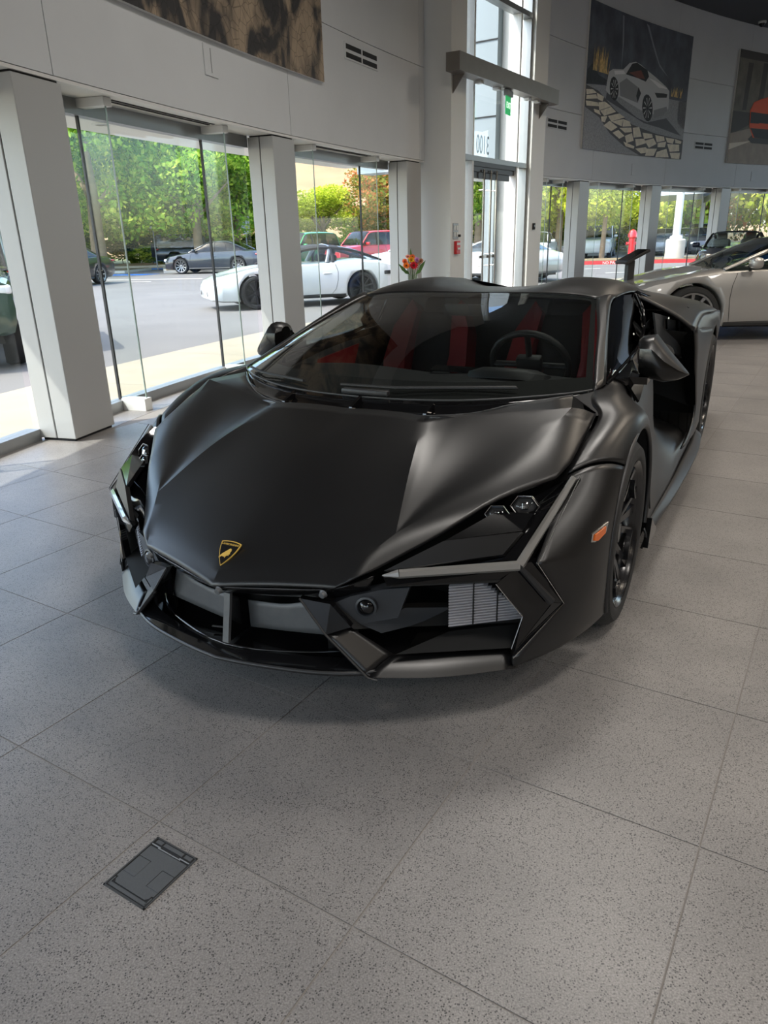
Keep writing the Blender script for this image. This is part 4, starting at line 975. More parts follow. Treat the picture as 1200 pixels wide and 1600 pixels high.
rock = pm('rock', (62, 66, 74), (2.2, .45)); road = pm('road', (122, 124, 126), (30, .25)); stone = pm('stone', (186, 180, 164), (9, .12)); blk = pm('black', (20, 21, 23)); silv = pm('silver', (158, 160, 160)); sil2 = pm('silver_shade', (112, 114, 115))
strawm = pm('straw', (172, 148, 98), (16, .35)); brn = pm('brown', (92, 48, 38)); rimm = pm('rim', (170, 170, 168)); bsh = pm('bush', (36, 40, 44), (8, .3)); vein = pm('vein', (104, 108, 114))
def spokes(cx, cy, rx, ry):
    r = []
    for k in range(10):
        a = 2*PI*k/10; b = a+.16
        r.append([(cx+.15*rx*math.cos(a), cy+.15*ry*math.sin(a)), (cx+.95*rx*math.cos(a), cy+.95*ry*math.sin(a)), (cx+.95*rx*math.cos(b), cy+.95*ry*math.sin(b))])
    return r
def blades(x0, x1, y0, h, n, seed):
    rd = random.Random(seed); r = []
    for k in range(n):
        x = x0+(x1-x0)*rd.random(); hh = h*(.6+.4*rd.random()); dx = rd.uniform(-.02, .03)
        r.append([(x, y0), (x+.008, y0), (x+dx+.004, y0+hh)])
    return r
poster('large poster of a silver open roadster on a mountain road', 14.30, 19.27, 3.1, 5.9, rock, [
    (vein, [P['crack'], [(.30, .98), (.315, .98), (.33, .80), (.325, .60), (.318, .78)]]), (bsh, [P['bush']]), (strawm, blades(.05, .20, .55, .19, 40, 1)+blades(.83, .93, .50, .09, 20, 2)),
    (road, [P['ground'], P['road2']]), (pm('shade', (66, 68, 72)), [P['shadow']]), (pm('joint', (70, 70, 70)), [[(0, .44), (.12, .42), (.30, .31), (.47, .23), (.70, .19), (1, .165), (1, 0), (.57, 0), (.40, .06), (.25, .14), (.14, .24), (0, .29)]]), (stone, STONES), (silv, [P['body']]), (sil2, [P['side'], P['bumper']]),
    (blk, [P['cock'], P['intake'], P['w1'], P['w2'], P['tail']]), (brn, [P['red']]), (rimm, spokes(.264, .46, .036, .07)+spokes(.605, .375, .045, .085)), (pm('pale', (196, 198, 198)), [[(.25, .585), (.34, .605), (.36, .585), (.26, .56)], [(.59, .60), (.66, .59), (.79, .55), (.70, .545)]])])
garage = pm('garage', (88, 84, 76), (3, .3)); gdark = pm('garage_dark', (52, 50, 46)); orange = pm('orange', (196, 72, 30)); gflo = pm('garage_floor', (128, 118, 106), (4, .1))
poster('poster of an orange car, cut by the right edge of the photo', 21.67, 26.6, 3.1, 5.9, garage, [
    (gdark, [P['o_post_a'], [(.25, .92), (.30, .92), (.29, .5), (.24, .49)], [(0, .93), (1, .93), (1, 1), (0, 1)], [(0, .47), (.18, .47), (.18, .36), (0, .25)]]), (gflo, [[(0, .27), (.2, .33), (1, .35), (1, 0), (0, 0)]]), (pm('lane', (178, 170, 156)), [P['o_lane']]), (gdark, [[(.187, .23), (.244, .293), (.9, .26), (.9, .193), (.226, .196)]]),
    (orange, [[(.171, .49), (.201, .566), (.263, .599), (.343, .63), (.7, .62), (.86, .50), (.86, .30), (.8, .24), (.234, .248), (.185, .347)]]), (blk, [[(.182, .477), (.80, .467), (.80, .394), (.189, .377)], [(.196, .333), (.82, .335), (.80, .23), (.251, .249)]]), (orange, [[(.28, .385), (.70, .386), (.70, .357), (.293, .357)]])])
def tan_print():
    m = bpy.data.materials.new('print_tan_leather'); m.use_nodes = True; nt = m.node_tree; n = nt.nodes; L = nt.links; b = n['Principled BSDF']
    gp = n.new('ShaderNodeTexCoord'); w1 = n.new('ShaderNodeTexNoise'); w1.inputs['Scale'].default_value = 1.6; w1.inputs['Detail'].default_value = 9; w1.inputs['Distortion'].default_value = 1.2
    mp = n.new('ShaderNodeMapping'); mp.inputs['Rotation'].default_value = (0, .6, .5); mp.inputs['Scale'].default_value = (2.2, 1, .8); L.new(gp.outputs['Object'], mp.inputs[0]); L.new(mp.outputs[0], w1.inputs['Vector'])
    r = n.new('ShaderNodeValToRGB'); e = r.color_ramp.elements; e[0].position = .44; e[0].color = srgb(48, 46, 46); e[1].position = .60; e[1].color = srgb(158, 140, 118); L.new(w1.outputs['Fac'], r.inputs[0])
    v = n.new('ShaderNodeTexVoronoi'); v.feature = 'DISTANCE_TO_EDGE'; v.inputs['Scale'].default_value = 9; L.new(gp.outputs['Object'], v.inputs['Vector'])
    r2 = n.new('ShaderNodeValToRGB'); r2.color_ramp.elements[0].color = (.45, .45, .45, 1); r2.color_ramp.elements[1].position = .05; L.new(v.outputs['Distance'], r2.inputs[0])
    mx = n.new('ShaderNodeMix'); mx.data_type = 'RGBA'; mx.blend_type = 'MULTIPLY'; mx.inputs['Factor'].default_value = 1; L.new(r.outputs[0], mx.inputs['A']); L.new(r2.outputs[0], mx.inputs['B']); L.new(mx.outputs['Result'], b.inputs['Base Color']); b.inputs['Roughness'].default_value = .6
    return m
poster('tan and black patterned poster high on the left wall', -.18, 4.77, 3.12, 5.9, tan_print(), [])
# ================================================================ other cars
C_tyre = K_rubber
C_rim = mat('silver_alloy', srgb(150, 150, 150), .3, metal=.8)
C_rimd = mat('dark_alloy', srgb(46, 47, 49), .35, metal=.6)
C_glass = glass_mat('car_window', (.30, .34, .34), 1.5)
C_clear = glass_mat('car_window_clear', (.72, .78, .78), 1.45)
C_trim = mat('car_black_trim', (.012, .012, .012, 1), .4)
C_lampw = mat('lamp_lens', srgb(220, 224, 226), .12, coat=1)
C_lampr = mat('tail_lamp_red', srgb(170, 20, 24), .2, coat=1)
STY = {
 # body stations: y, z at centre, z at shoulder, half width, z bottom ; cabin: y, z roof, half width roof
 'coupe': dict(L=4.52, wb=2.45, fo=.98, R=.345,
   body=[(0, .50, .48, .52, .24), (.06, .60, .57, .68, .20), (.25, .68, .66, .82, .17), (.55, .73, .755, .885, .16), (.98, .80, .845, .915, .16), (1.30, .87, .875, .905, .16), (1.7, .91, .895, .895, .16), (2.4, .93, .905, .895, .16), (3.0, .95, .925, .925, .16), (3.43, .97, .935, .945, .17), (3.9, .93, .90, .93, .19), (4.3, .84, .81, .87, .24), (4.48, .70, .68, .78, .32), (4.52, .56, .54, .70, .40)],
   cab=[(1.36, .885, .70, .80), (1.75, 1.09, .64, .80), (2.12, 1.245, .565, .79), (2.55, 1.29, .545, .78), (3.0, 1.265, .52, .76), (3.45, 1.17, .48, .73), (4.05, .93, .42, .66)]),
 'sedan': dict(L=4.8, wb=2.85, fo=.9, R=.35,
   body=[(0, .55, .53, .60, .26), (.08, .72, .70, .74, .20), (.35, .80, .79, .86, .18), (.9, .88, .88, .90, .18), (1.45, .96, .95, .91, .18), (2.2, .98, .97, .915, .18), (3.0, .99, .98, .915, .18), (3.75, 1.0, .99, .91, .18), (4.4, .99, .97, .88, .2), (4.74, .92, .88, .80, .28), (4.8, .70, .68, .74, .35)],
   cab=[(1.35, .95, .74, .82), (1.85, 1.24, .64, .82), (2.3, 1.42, .60, .81), (2.9, 1.45, .59, .81), (3.4, 1.38, .57, .80), (4.1, 1.03, .55, .78)]),
 'suv': dict(L=4.4, wb=2.6, fo=.85, R=.37,
   body=[(0, .70, .68, .66, .35), (.06, .92, .90, .80, .28), (.3, .98, .97, .88, .26), (.85, 1.02, 1.01, .90, .26), (1.3, 1.06, 1.05, .91, .26), (2.2, 1.08, 1.07, .91, .26), (3.4, 1.08, 1.07, .91, .26), (4.2, 1.07, 1.05, .89, .30), (4.4, .90, .88, .84, .36)],
   cab=[(1.3, 1.05, .78, .86), (1.62, 1.45, .72, .86), (1.9, 1.68, .70, .86), (2.6, 1.72, .70, .86), (3.6, 1.71, .70, .86), (4.15, 1.62, .69, .85), (4.34, 1.06, .78, .85)]),
 'box': dict(L=4.2, wb=2.5, fo=.7, R=.41,
   body=[(0, .75, .74, .72, .45), (.04, 1.05, 1.04, .80, .42), (.4, 1.10, 1.09, .84, .42), (.9, 1.12, 1.11, .86, .42), (1.3, 1.14, 1.13, .88, .42), (2.4, 1.14, 1.13, .88, .42), (3.6, 1.14, 1.13, .88, .42), (4.15, 1.13, 1.12, .88, .45), (4.2, .9, .9, .86, .5)],
   cab=[(1.3, 1.13, .80, .86), (1.42, 1.50, .78, .86), (1.55, 1.82, .76, .86), (2.4, 1.86, .76, .86), (3.6, 1.86, .76, .86), (4.10, 1.83, .76, .86), (4.16, 1.13, .82, .86)])}
def interp(tab, y):
    if y <= tab[0][0]: return tab[0][1:]
    pv = [Vector(r[1:]) if len(r) < 5 else Vector(r[1:]) for r in tab]
    for i in range(len(tab)-1):
        if tab[i][0] <= y <= tab[i+1][0]:
            u = (y-tab[i][0])/(tab[i+1][0]-tab[i][0])
            return tuple(pv[i].lerp(pv[i+1], u*u*(3-2*u)*.5+u*.5))
    return tab[-1][1:]
def body_vf(st):
    tab = st['body']; L = st['L']; ys = [r[0] for r in tab]
    yy = sorted(set(ys+[L*k/36 for k in range(1, 36)])); secs = []
    for y in yy:
        zc, zs, w, zb = interp(tab, y)
        h = zs-zb
        half = [(0, zb), (w*.80, zb), (w*.93, zb+.03), (w*.985, zb+h*.25), (w, zb+h*.50), (w*.985, zb+h*.74), (w*.93, zs-.035), (w*.84, zs+.0), (w*.62, (zs*.45+zc*.55)+.012), (w*.3, zc+.006), (0, zc)]
        full = half+[(-x, z) for x, z in reversed(half[1:-1])]
        secs.append([Vector((x, y, z)) for x, z in full])
    n = len(secs[0]); v = [p for s_ in secs for p in s_]; f = []
    for i in range(len(secs)-1):
        for k in range(n): f.append((i*n+k, i*n+(k+1) % n, (i+1)*n+(k+1) % n, (i+1)*n+k))
    f += [tuple(range(n)), tuple(range((len(secs)-1)*n, len(secs)*n))]
    return v, f
def cabin(st):
    """grid of the greenhouse: returns rows over y of half sections belt->roof centre"""
    rows = []
    for (y, zr, wr_, wb_) in st['cab']:
        zb = interp(st['body'], y)[1]-.02
        zr = max(zr, zb+.012)
        rows.append([Vector((wb_, y, zb)), Vector((wb_*.55+wr_*.45+.035, y, zb+(zr-zb)*.45)), Vector((wr_+.05, y, zr-.075*min(1, (zr-zb)/.3))), Vector((wr_-.06, y, zr-.018*min(1, (zr-zb)/.3))), Vector((wr_*.4, y, zr)), Vector((0, y, zr+.004))])
    return rows
_wheel_cache = {}
def car_wheel(R, rimmat, parent, loc, flip, nsp=10, detail=True):
    key = (R, rimmat.name, nsp, detail)
    if key not in _wheel_cache:
        W = .25; rr = R*.76
        ty = new_mesh('tyre', *lathe([(rr, -W/2+.02), (rr+.02, -W/2), (R-.02, -W/2), (R, -W/2+.04), (R, W/2-.04), (R-.02, W/2-.004), (rr+.02, W/2), (rr, W/2-.012)], 40, 'X'), [C_tyre], smooth=35)
        m = MB(); m.add(lathe([(rr, W/2-.012), (rr-.02, W/2-.03), (rr-.025, -.05), (.0001, -.05)], 40, 'X'))
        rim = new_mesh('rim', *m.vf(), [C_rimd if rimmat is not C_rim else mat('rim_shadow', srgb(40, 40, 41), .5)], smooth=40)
        sp = new_mesh('spoke', *prism([(W/2-.07, -.014, .04), (W/2-.07, .014, .04), (W/2-.022, .020, rr-.004), (W/2-.022, -.020, rr-.004)], (-.03, 0, 0)), [rimmat])
        ring = new_mesh('rim_lip', *lathe([(rr+.006, W/2-.012), (rr+.004, W/2-.004), (rr-.016, W/2-.012), (rr-.02, W/2-.03)], 40, 'X'), [rimmat], smooth=40)
        hub = new_mesh('hub', *lathe([(.0001, W/2-.045), (.05, W/2-.05), (.06, W/2-.08)], 16, 'X'), [rimmat], smooth=40)
        _wheel_cache[key] = (ty, rim, sp, ring, hub)
    ty, rim, sp, ring, hub = _wheel_cache[key]
    w = empty('wheel', parent, loc, PI if flip else 0)
    link('tyre', ty, w); link('rim', rim, w); link('rim_lip', ring, w); link('hub', hub, w)
    if detail:
        for k in range(nsp): link('spoke', sp, w, (0, 0, 0), (2*PI*k/nsp, 0, 0))
    return w
def street_car(label, style, paint, front_axle, nose_dir, glass=None, rim=None, roof=None, detail=True, spokes=10, group=None, name='parked_car', z=0):
    st = STY[style]; n = Vector((nose_dir[0], nose_dir[1], 0)).normalized()
    rz = math.atan2(n.x, -n.y)
    t = thing(name, label, 'car', (0, 0, 0), rz, group)
    # place so that the middle of the front axle is at front_axle
    t.location = Vector((front_axle[0], front_axle[1], z)) - Matrix.Rotation(rz, 3, 'Z') @ Vector((0, st['fo'], 0))
    glass = glass or C_glass; rim = rim or C_rim
    b = obj('body', body_vf(st), paint, t, 38, .0006)
    cyl_m = MB()
    ya, yb, R = st['fo'], st['fo']+st['wb'], st['R']
    for y in (ya, yb):
        v = []; N = 40; RR = R*1.13
        for x in (-1.2, 1.2): v += [Vector((x, y+RR*math.cos(2*PI*k/N), R*1.0+RR*math.sin(2*PI*k/N))) for k in range(N)]
        f = [(k, (k+1) % N, N+(k+1) % N, N+k) for k in range(N)]+[tuple(range(N-1, -1, -1)), tuple(range(N, 2*N))]
        cyl_m.add((v, f))
    # cut the wheel arches
    bm = bmesh.new(); bm.from_mesh(b.data); bm.free()
    cme = new_mesh('arch_cutter', *cyl_m.vf(), [C_trim], smooth=40); cut = link('arch_cutter', cme, t)
    md = b.modifiers.new('arches', 'BOOLEAN'); md.operation = 'DIFFERENCE'; md.object = cut; md.solver = 'EXACT'
    bpy.context.view_layer.update()
    dg = bpy.context.evaluated_depsgraph_get(); nm = bpy.data.meshes.new_from_object(b.evaluated_get(dg)); b.modifiers.clear(); b.data = nm
    bpy.data.objects.remove(cut)
    hw = interp(st['body'], ya)[2]; hr = interp(st['body'], yb)[2]
    for y, w_ in ((ya, hw), (yb, hr)):
        for sg in (1, -1):
            car_wheel(R, rim, t, (sg*(w_-.145), y, R), sg < 0, spokes, detail)
    # inner wheel tubs
    obj('floor_pan', box(-.62, .62, .3, st['L']-.35, .17 if style in ('coupe', 'sedan') else .3, .5), C_trim, t)
    rows = cabin(st); nr = len(rows)
    def strip_rows(i0, i1, c0, c1, name, m, push=0):
        sub = [[r[c] for c in range(c0, c1+1)] for r in rows[i0:i1+1]]
        vf = patch(sub, 3*(c1-c0)+1, 4*(i1-i0)+1)
        return vf
    # windscreen = first two spans, roof, rear window = last spans, sides = columns 0-2
    nws = 2
    ir = nr-2 if style in ('suv', 'box') else nr-3 if style == 'coupe' else nr-2
    vf = join(strip_rows(0, nws, 2, 5, 'w', glass)); obj('windscreen', join(vf, mirror(vf)), glass, t, 50, .0006)
    vf = strip_rows(nws, ir, 2, 5, 'r', paint); obj('roof', join(vf, mirror(vf)), roof or paint, t, 50, .0006)
    vf = strip_rows(ir, nr-1, 2, 5, 'b', glass); obj('rear_window', join(vf, mirror(vf)), glass, t, 50, .0006)
    for sg in (1, -1):
        S = (lambda q: q) if sg > 0 else mirror
        obj('side_window', S(strip_rows(0, nr-1, 0, 2, 's', glass)), glass, t, 50, .0006)
        # pillars
        rr = [rows[k][2] for k in range(nr)]
        obj('window_frame', S(tube(curve(rr, 24), .034 if roof else .028, 6)), roof or paint, t, 60)
        kb = 4 if style == 'coupe' else 3
        a, c = rows[kb-1][0].lerp(rows[kb][0], .5), rows[kb-1][2].lerp(rows[kb][2], .5)
        obj('pillar', S(tube([a+Vector((.005, 0, 0)), (a+c)/2+Vector((.028, 0, 0)), c], .035, 6)), C_trim, t, 60)
        zc, zs, w_, zb = interp(st['body'], .35)
        ym = .33 if style == 'coupe' else .14
        zc, zs, w_, zb = interp(st['body'], ym)
        if style == 'coupe': h_ = obj('headlight', S(xform(lathe([(.0001, .06), (.05, .052), (.09, .03), (.112, -.02)], 20), Matrix.Translation((w_*.74, ym+.03, zs-.06)) @ Vector((.35, -.80, .52)).normalized().to_track_quat('Z', 'Y').to_matrix().to_4x4() @ Matrix.Diagonal((.9, 1.15, 1, 1)))), C_lampw, t, 60)
        else: h_ = obj('headlight', S(bevel_box(w_*.55, w_*.98, ym-.12, ym+.12, zs-.16, zs-.05, .03, 2)), C_lampw, t, 50)
        zc, zs, w_, zb = interp(st['body'], st['L']-.1)
        obj('tail_light', S(bevel_box(w_*.45, w_*1.04, st['L']-.20, st['L']-.045, zs-.10, zs-.03, .02, 2)), C_lampr, t, 50)
        ymr = st['cab'][0][0]+.30; wq = interp(st['body'], ymr)[2]; zq = interp(st['body'], ymr)[1]
        mr_ = obj('door_mirror', S(xform(bevel_box(-.10, .10, -.07, .07, -.065, .065, .045, 3), Matrix.Translation((wq+.07, ymr, zq+.07)))), paint if style != 'box' else C_trim, t, 50)
        obj('mirror_arm', S(tube([(wq-.10, ymr, zq-.01), (wq+.03, ymr, zq+.04)], .02, 6)), C_trim, mr_)
        if style == 'coupe' and detail:
            obj('front_intake', S(xform(bevel_box(-.16, .16, -.03, .03, -.055, .055, .02, 2), Matrix.Translation((.52, .075, .34)) @ Matrix.Rotation(.42, 4, 'Z'))), C_trim, t, 50)
        if detail:
            y0, y1 = st['cab'][0][0]+.10, st['cab'][0][0]+1.42
            def sidep(y, zf):
                zc, zs, w_, zb = interp(st['body'], y); h = zs-zb
                prof = [(w_*.93, zb+.03), (w_*.985, zb+h*.25), (w_, zb+h*.5), (w_*.985, zb+h*.74), (w_*.93, zs-.035)]
                fz = [.05, .25, .5, .74, .95]
                for i in range(4):
                    if fz[i] <= zf <= fz[i+1]:
                        u = (zf-fz[i])/(fz[i+1]-fz[i]); return Vector((prof[i][0]*(1-u)+prof[i+1][0]*u+.001, y, prof[i][1]*(1-u)+prof[i+1][1]*u))
                return Vector((prof[-1][0], y, prof[-1][1]))
            seam = [sidep(y0+.04, .94), sidep(y0-.02, .74), sidep(y0-.04, .5), sidep(y0-.02, .25), sidep(y0, .1), sidep((y0+y1)/2, .09), sidep(y1-.1, .1), sidep(y1, .25), sidep(y1+.05, .5), sidep(y1+.06, .74), sidep(y1+.02, .94)]
            obj('door_seam', S(tube(seam, .0045, 4)), C_trim, t)
            hp = sidep(y1-.18, .70)
            obj('door_handle', S(xform(bevel_box(-.012, .012, -.10, .10, -.016, .016, .008, 2), Matrix.Translation(hp))), paint, t, 50)
            obj('sill', S(tube([sidep(ya+R*1.2, .08)+Vector((-.01, 0, 0)), sidep(yb-R*1.2, .08)+Vector((-.01, 0, 0))], .035, 6)), C_trim, t, 60)
    return t
def seats_for(t, ys, matl):
    for x in (.36, -.36):
        s = empty('seat', t, (x, ys, 0))
        obj('cushion', bevel_box(-.24, .24, -.42, .12, .40, .58, .06, 3), matl, s, 50)
        obj('backrest', xform(bevel_box(-.24, .24, -.09, .09, 0, .58, .08, 3), Matrix.Translation((0, .14, .52)) @ Matrix.Rotation(-.25, 4, 'X')), matl, s, 50)
        obj('headrest', xform(bevel_box(-.14, .14, -.06, .06, .56, .74, .05, 3), Matrix.Translation((0, .14, .52)) @ Matrix.Rotation(-.25, 4, 'X')), matl, s, 50)

def paint(n, c, metal=.0, rough=.28): return mat('paint_'+n, srgb(*c), rough, metal=metal, coat=1, coat_r=.03)
P_silver = paint('silver', (168, 166, 163), .6, .34); P_white = paint('white', (214, 217, 218)); P_navy = paint('navy', (22, 34, 66), .2); P_blue = paint('blue', (20, 104, 196)); P_red = paint('red', (204, 24, 40)); P_green = paint('green', (20, 140, 72)); P_dark = paint('charcoal', (44, 50, 58), .2); P_black = paint('black', (16, 17, 18)); P_grey = paint('grey', (120, 124, 128), .3)

# --- inside
SV = street_car('silver two door coupe behind the black supercar on the right', 'coupe', P_silver, (4.14, 10.58), (-.995, .10), spokes=10, name='silver_coupe')
seats_for(SV, 2.55, K_blackl)
CB = street_car('dark blue convertible with black soft top facing the viewer', 'coupe', P_navy, (9.2, 19.85), (-.42, -.91), glass=C_clear, roof=mat('black_fabric_top', (.012, .012, .013, 1), .85), spokes=5, name='navy_convertible')
seats_for(CB, 2.65, mat('pale_grey_leather', srgb(196, 194, 188), .5))
BL = street_car('bright blue coupe half hidden behind the silver coupe', 'coupe', P_blue, (7.25, 15.3), (-.95, .1), spokes=5, name='blue_coupe')

# --- outside
TG = street_car('white targa coupe parked outside behind the second column', 'coupe', P_white, (-2.94, 17.25), (-.927, -.376), glass=C_clear, rim=C_rimd, roof=mat('black_fabric_top', (.012, .012, .013, 1), .85), spokes=10, name='white_targa', z=-.03)
seats_for(TG, 2.6, K_blackl)
obj('roll_bar', tube([(-.78, 2.62, .90), (-.66, 2.72, 1.12), (-.48, 2.76, 1.23), (0, 2.78, 1.262), (.48, 2.76, 1.23), (.66, 2.72, 1.12), (.78, 2.62, .90)], .045, 8), P_grey, TG, 60)
obj('side_vent', bevel_box(.90, .935, 3.95, 4.25, .62, .70, .01, 1), C_trim, TG, 40); obj('side_vent', bevel_box(-.935, -.90, 3.95, 4.25, .62, .70, .01, 1), C_trim, TG, 40)
W2 = street_car('white coupe parked outside, seen through the glass door', 'coupe', P_white, (3.0, 25.9), (-.66, .75), spokes=8, name='white_coupe', z=-.03)
street_car('white saloon parked outside beyond the flowers', 'sedan', P_white, (.2, 26.5), (-.9, .3), spokes=8, z=-.03)
street_car('charcoal saloon parked outside, left of the second column', 'sedan', P_dark, (-9.1, 37.2), (-.98, .18), spokes=10, z=-.03)
JP = street_car('dark off-road car with a spare wheel on its tail', 'box', P_black, (-9.2, 45.2), (.97, .2), spokes=5, z=-.03)
sp_ = car_wheel(.38, C_rim, JP, (0.1, 4.34, 1.0), False, 5); sp_.rotation_euler = (0, 0, PI/2); sp_.name = 'spare_wheel'
street_car('green hatchback parked outside behind the white targa', 'suv', P_green, (-4.6, 36.8), (-.6, -.8), spokes=5, z=-.03)
street_car('red hatchback parked outside behind the white targa', 'suv', P_red, (-1.6, 37.5), (-.75, -.6), spokes=5, z=-.03)
street_car('black saloon parked outside at the left edge of the photo', 'sedan', P_black, (-12.2, 26.8), (-.3, -.95), spokes=8, z=-.03)
MC = street_car('dark green off-road car close outside the left window', 'box', paint('dark_green', (46, 66, 54)), (-5.35, 9.3), (.45, -.89), spokes=5, z=-.03)
far_cars = [('white hatchback in the car park behind the red post', 'suv', P_white, (12.0, 42.5)), ('grey saloon in the car park left of the lamp post', 'sedan', P_grey, (16.2, 44.0)), ('dark saloon in the car park right of the lamp post', 'sedan', P_dark, (18.8, 44.5)), ('white saloon far back in the car park under the solar roof', 'sedan', P_white, (20.5, 52)), ('blue hatchback far back in the car park', 'suv', P_blue, (23.4, 56)), ('white saloon in the car park at the left of the first right window', 'sedan', P_white, (7.2, 36.5)), ('silver saloon in the car park beside the first right column', 'sedan', P_silver, (9.9, 43.5))]
for lb, sty, p, fa_ in far_cars:
    street_car(lb, sty, p, fa_, (-.35, -.94), detail=False, spokes=5, group='cars in the far car park', z=-.03)
# ================================================================ outside
M_asph = mat('sunlit_asphalt', srgb(108, 105, 102), .95, noise=(.6, .08), bump=(120, .15))
M_line = mat('road_paint_white', srgb(226, 224, 216), .8)
M_kerb = mat('kerb_concrete', srgb(196, 190, 178), .9, noise=(3, .06))
M_redk = mat('red_kerb_paint', srgb(206, 64, 66), .7, noise=(4, .08))
M_soil = mat('planting_soil', srgb(120, 104, 78), .95, noise=(3, .2))
M_dry = mat('dry_grass_hill', srgb(158, 128, 92), .95, noise=(.18, .2), bump=(.8, .4))
gr_ = obj('ground', box(-160, 160, -40, 260, -.24, -.04), M_asph); tag(gr_, 'pale grey sunlit asphalt outside the windows', 'ground', kind='structure')
sdw = obj('pavement', arc_box(-22, 40, 33.49, 35.15, -.12, -.004, 80), M_conc); tag(sdw, 'pale concrete pavement running along the facade', 'pavement', kind='structure')
for k in range(-10, 20):
    obj('joint', arc_box(k*2.0, k*2.0+.012, 33.5, 35.15, -.0045, -.003, 1), mat('pavement_joint', srgb(140, 132, 118), .9), sdw)
# parking lines
def line(a, b, w=.10):
    a, b = Vector(a), Vector(b); t = (b-a).normalized(); nrm = Vector((-t.y, t.x, 0))*w/2
    return prism([a-nrm, b-nrm, b+nrm, a+nrm], (0, 0, .004))
lm = [((-13.5, 33.0), (-7.2, 31.5)), ((-14, 30.8), (-8.9, 30.1)), ((4.0, 30), (9, 31)), ((8.2, 27.5), (15, 28.6))]
for a, b in lm: obj('parking_line', line((a[0], a[1], -.04), (b[0], b[1], -.04)), M_line, gr_)
# accessible parking paint
M_bluep = mat('blue_parking_paint', srgb(44, 120, 206), .8)
obj('blue_marking', prism([(-13.9, 37.2, -.04), (-11.2, 36.5, -.04), (-10.6, 37.5, -.04), (-13.2, 38.3, -.04)], (0, 0, .005)), M_bluep, gr_)
obj('blue_marking', prism([(-17.0, 44.2, -.04), (-11.8, 43.6, -.04), (-11.5, 45.4, -.04), (-16.6, 46.2, -.04)], (0, 0, .005)), M_bluep, gr_)

def island(label, pts, h=.12, kerbm=None, name='planter_island'):
    t = thing(name, label, 'planter', (0, 0, 0))
    obj('kerb', prism([Vector((x, y, -.06)) for x, y in pts], (0, 0, h+.02)), kerbm or M_kerb, t)
    c = sum((Vector((x, y, 0)) for x, y in pts), Vector())/len(pts)
    obj('soil', prism([c+(Vector((x, y, 0))-c)*.96+Vector((0, 0, h-.05)) for x, y in pts], (0, 0, .03)), M_soil, t)
    return t
island('kerbed planting strip with low shrubs in front of the off-road car', [(-10.6, 38.2), (-5.8, 39.2), (-4.0, 43.6), (-12, 43.2)])
island('kerbed planting strip around the big tree trunk', [(-17.5, 40.0), (-13.0, 39.6), (-12.6, 43), (-18, 43)])
island('planting strip with hedges behind the red car', [(-12, 47.5), (14, 47.0), (14, 53), (-12, 53)])
island('long planting strip at the back of the left car park', [(-40, 47.5), (-13, 47.5), (-13, 53), (-40, 53)])
rk = island('planting strip with a red painted kerb in front of the car park', [(6.5, 34.9), (19, 33.3), (19.5, 36.5), (7, 38)], .15, M_redk)
obj('lettering', xform(text_vf('NO PARKING', .17, .002), Matrix.Translation((10.6, 34.355, .025)) @ Matrix.Rotation(math.atan2(-1.6, 12.5), 4, 'Z') @ Matrix.Rotation(PI/2, 4, 'X')), M_line, rk)

# leaf materials and trees
def leaf_mat(name, c0, c1, c2):
    m = bpy.data.materials.new(name); m.use_nodes = True; nt = m.node_tree; n = nt.nodes; L = nt.links; n.clear()
    gp = n.new('ShaderNodeNewGeometry'); oi = n.new('ShaderNodeObjectInfo')
    ns = n.new('ShaderNodeTexNoise'); ns.inputs['Scale'].default_value = .9; ns.inputs['Detail'].default_value = 6; L.new(gp.outputs['Position'], ns.inputs['Vector'])
    ad = n.new('ShaderNodeMath'); ad.operation = 'MULTIPLY_ADD'; L.new(gp.outputs['Random Per Island'], ad.inputs[0]); ad.inputs[1].default_value = .5; L.new(ns.outputs['Fac'], ad.inputs[2])
    sb = n.new('ShaderNodeMath'); sb.operation = 'SUBTRACT'; L.new(ad.outputs[0], sb.inputs[0]); sb.inputs[1].default_value = .25
    r = n.new('ShaderNodeValToRGB'); e = r.color_ramp.elements; e[0].position = .25; e[0].color = c0; e[1].position = .8; e[1].color = c2; k = e.new(.52); k.color = c1; L.new(sb.outputs[0], r.inputs[0])
    d = n.new('ShaderNodeBsdfDiffuse'); t = n.new('ShaderNodeBsdfTranslucent'); mx = n.new('ShaderNodeMixShader'); mx.inputs[0].default_value = .5; o = n.new('ShaderNodeOutputMaterial')
    L.new(r.outputs[0], d.inputs[0]); L.new(r.outputs[0], t.inputs[0]); L.new(d.outputs[0], mx.inputs[1]); L.new(t.outputs[0], mx.inputs[2]); L.new(mx.outputs[0], o.inputs[0]); return m
LM = [leaf_mat('leaves_green', srgb(92, 134, 44), srgb(150, 188, 62), srgb(222, 232, 104)), leaf_mat('leaves_yellow', srgb(150, 172, 46), srgb(212, 220, 72), srgb(246, 242, 124)), leaf_mat('leaves_russet', srgb(92, 116, 44), srgb(150, 150, 70), srgb(214, 130, 84)), leaf_mat('leaves_hedge', srgb(72, 100, 36), srgb(122, 146, 56), srgb(178, 188, 84))]
M_bark = mat('tree_bark', srgb(142, 122, 98), .9, noise=(3, .25), bump=(14, .6))
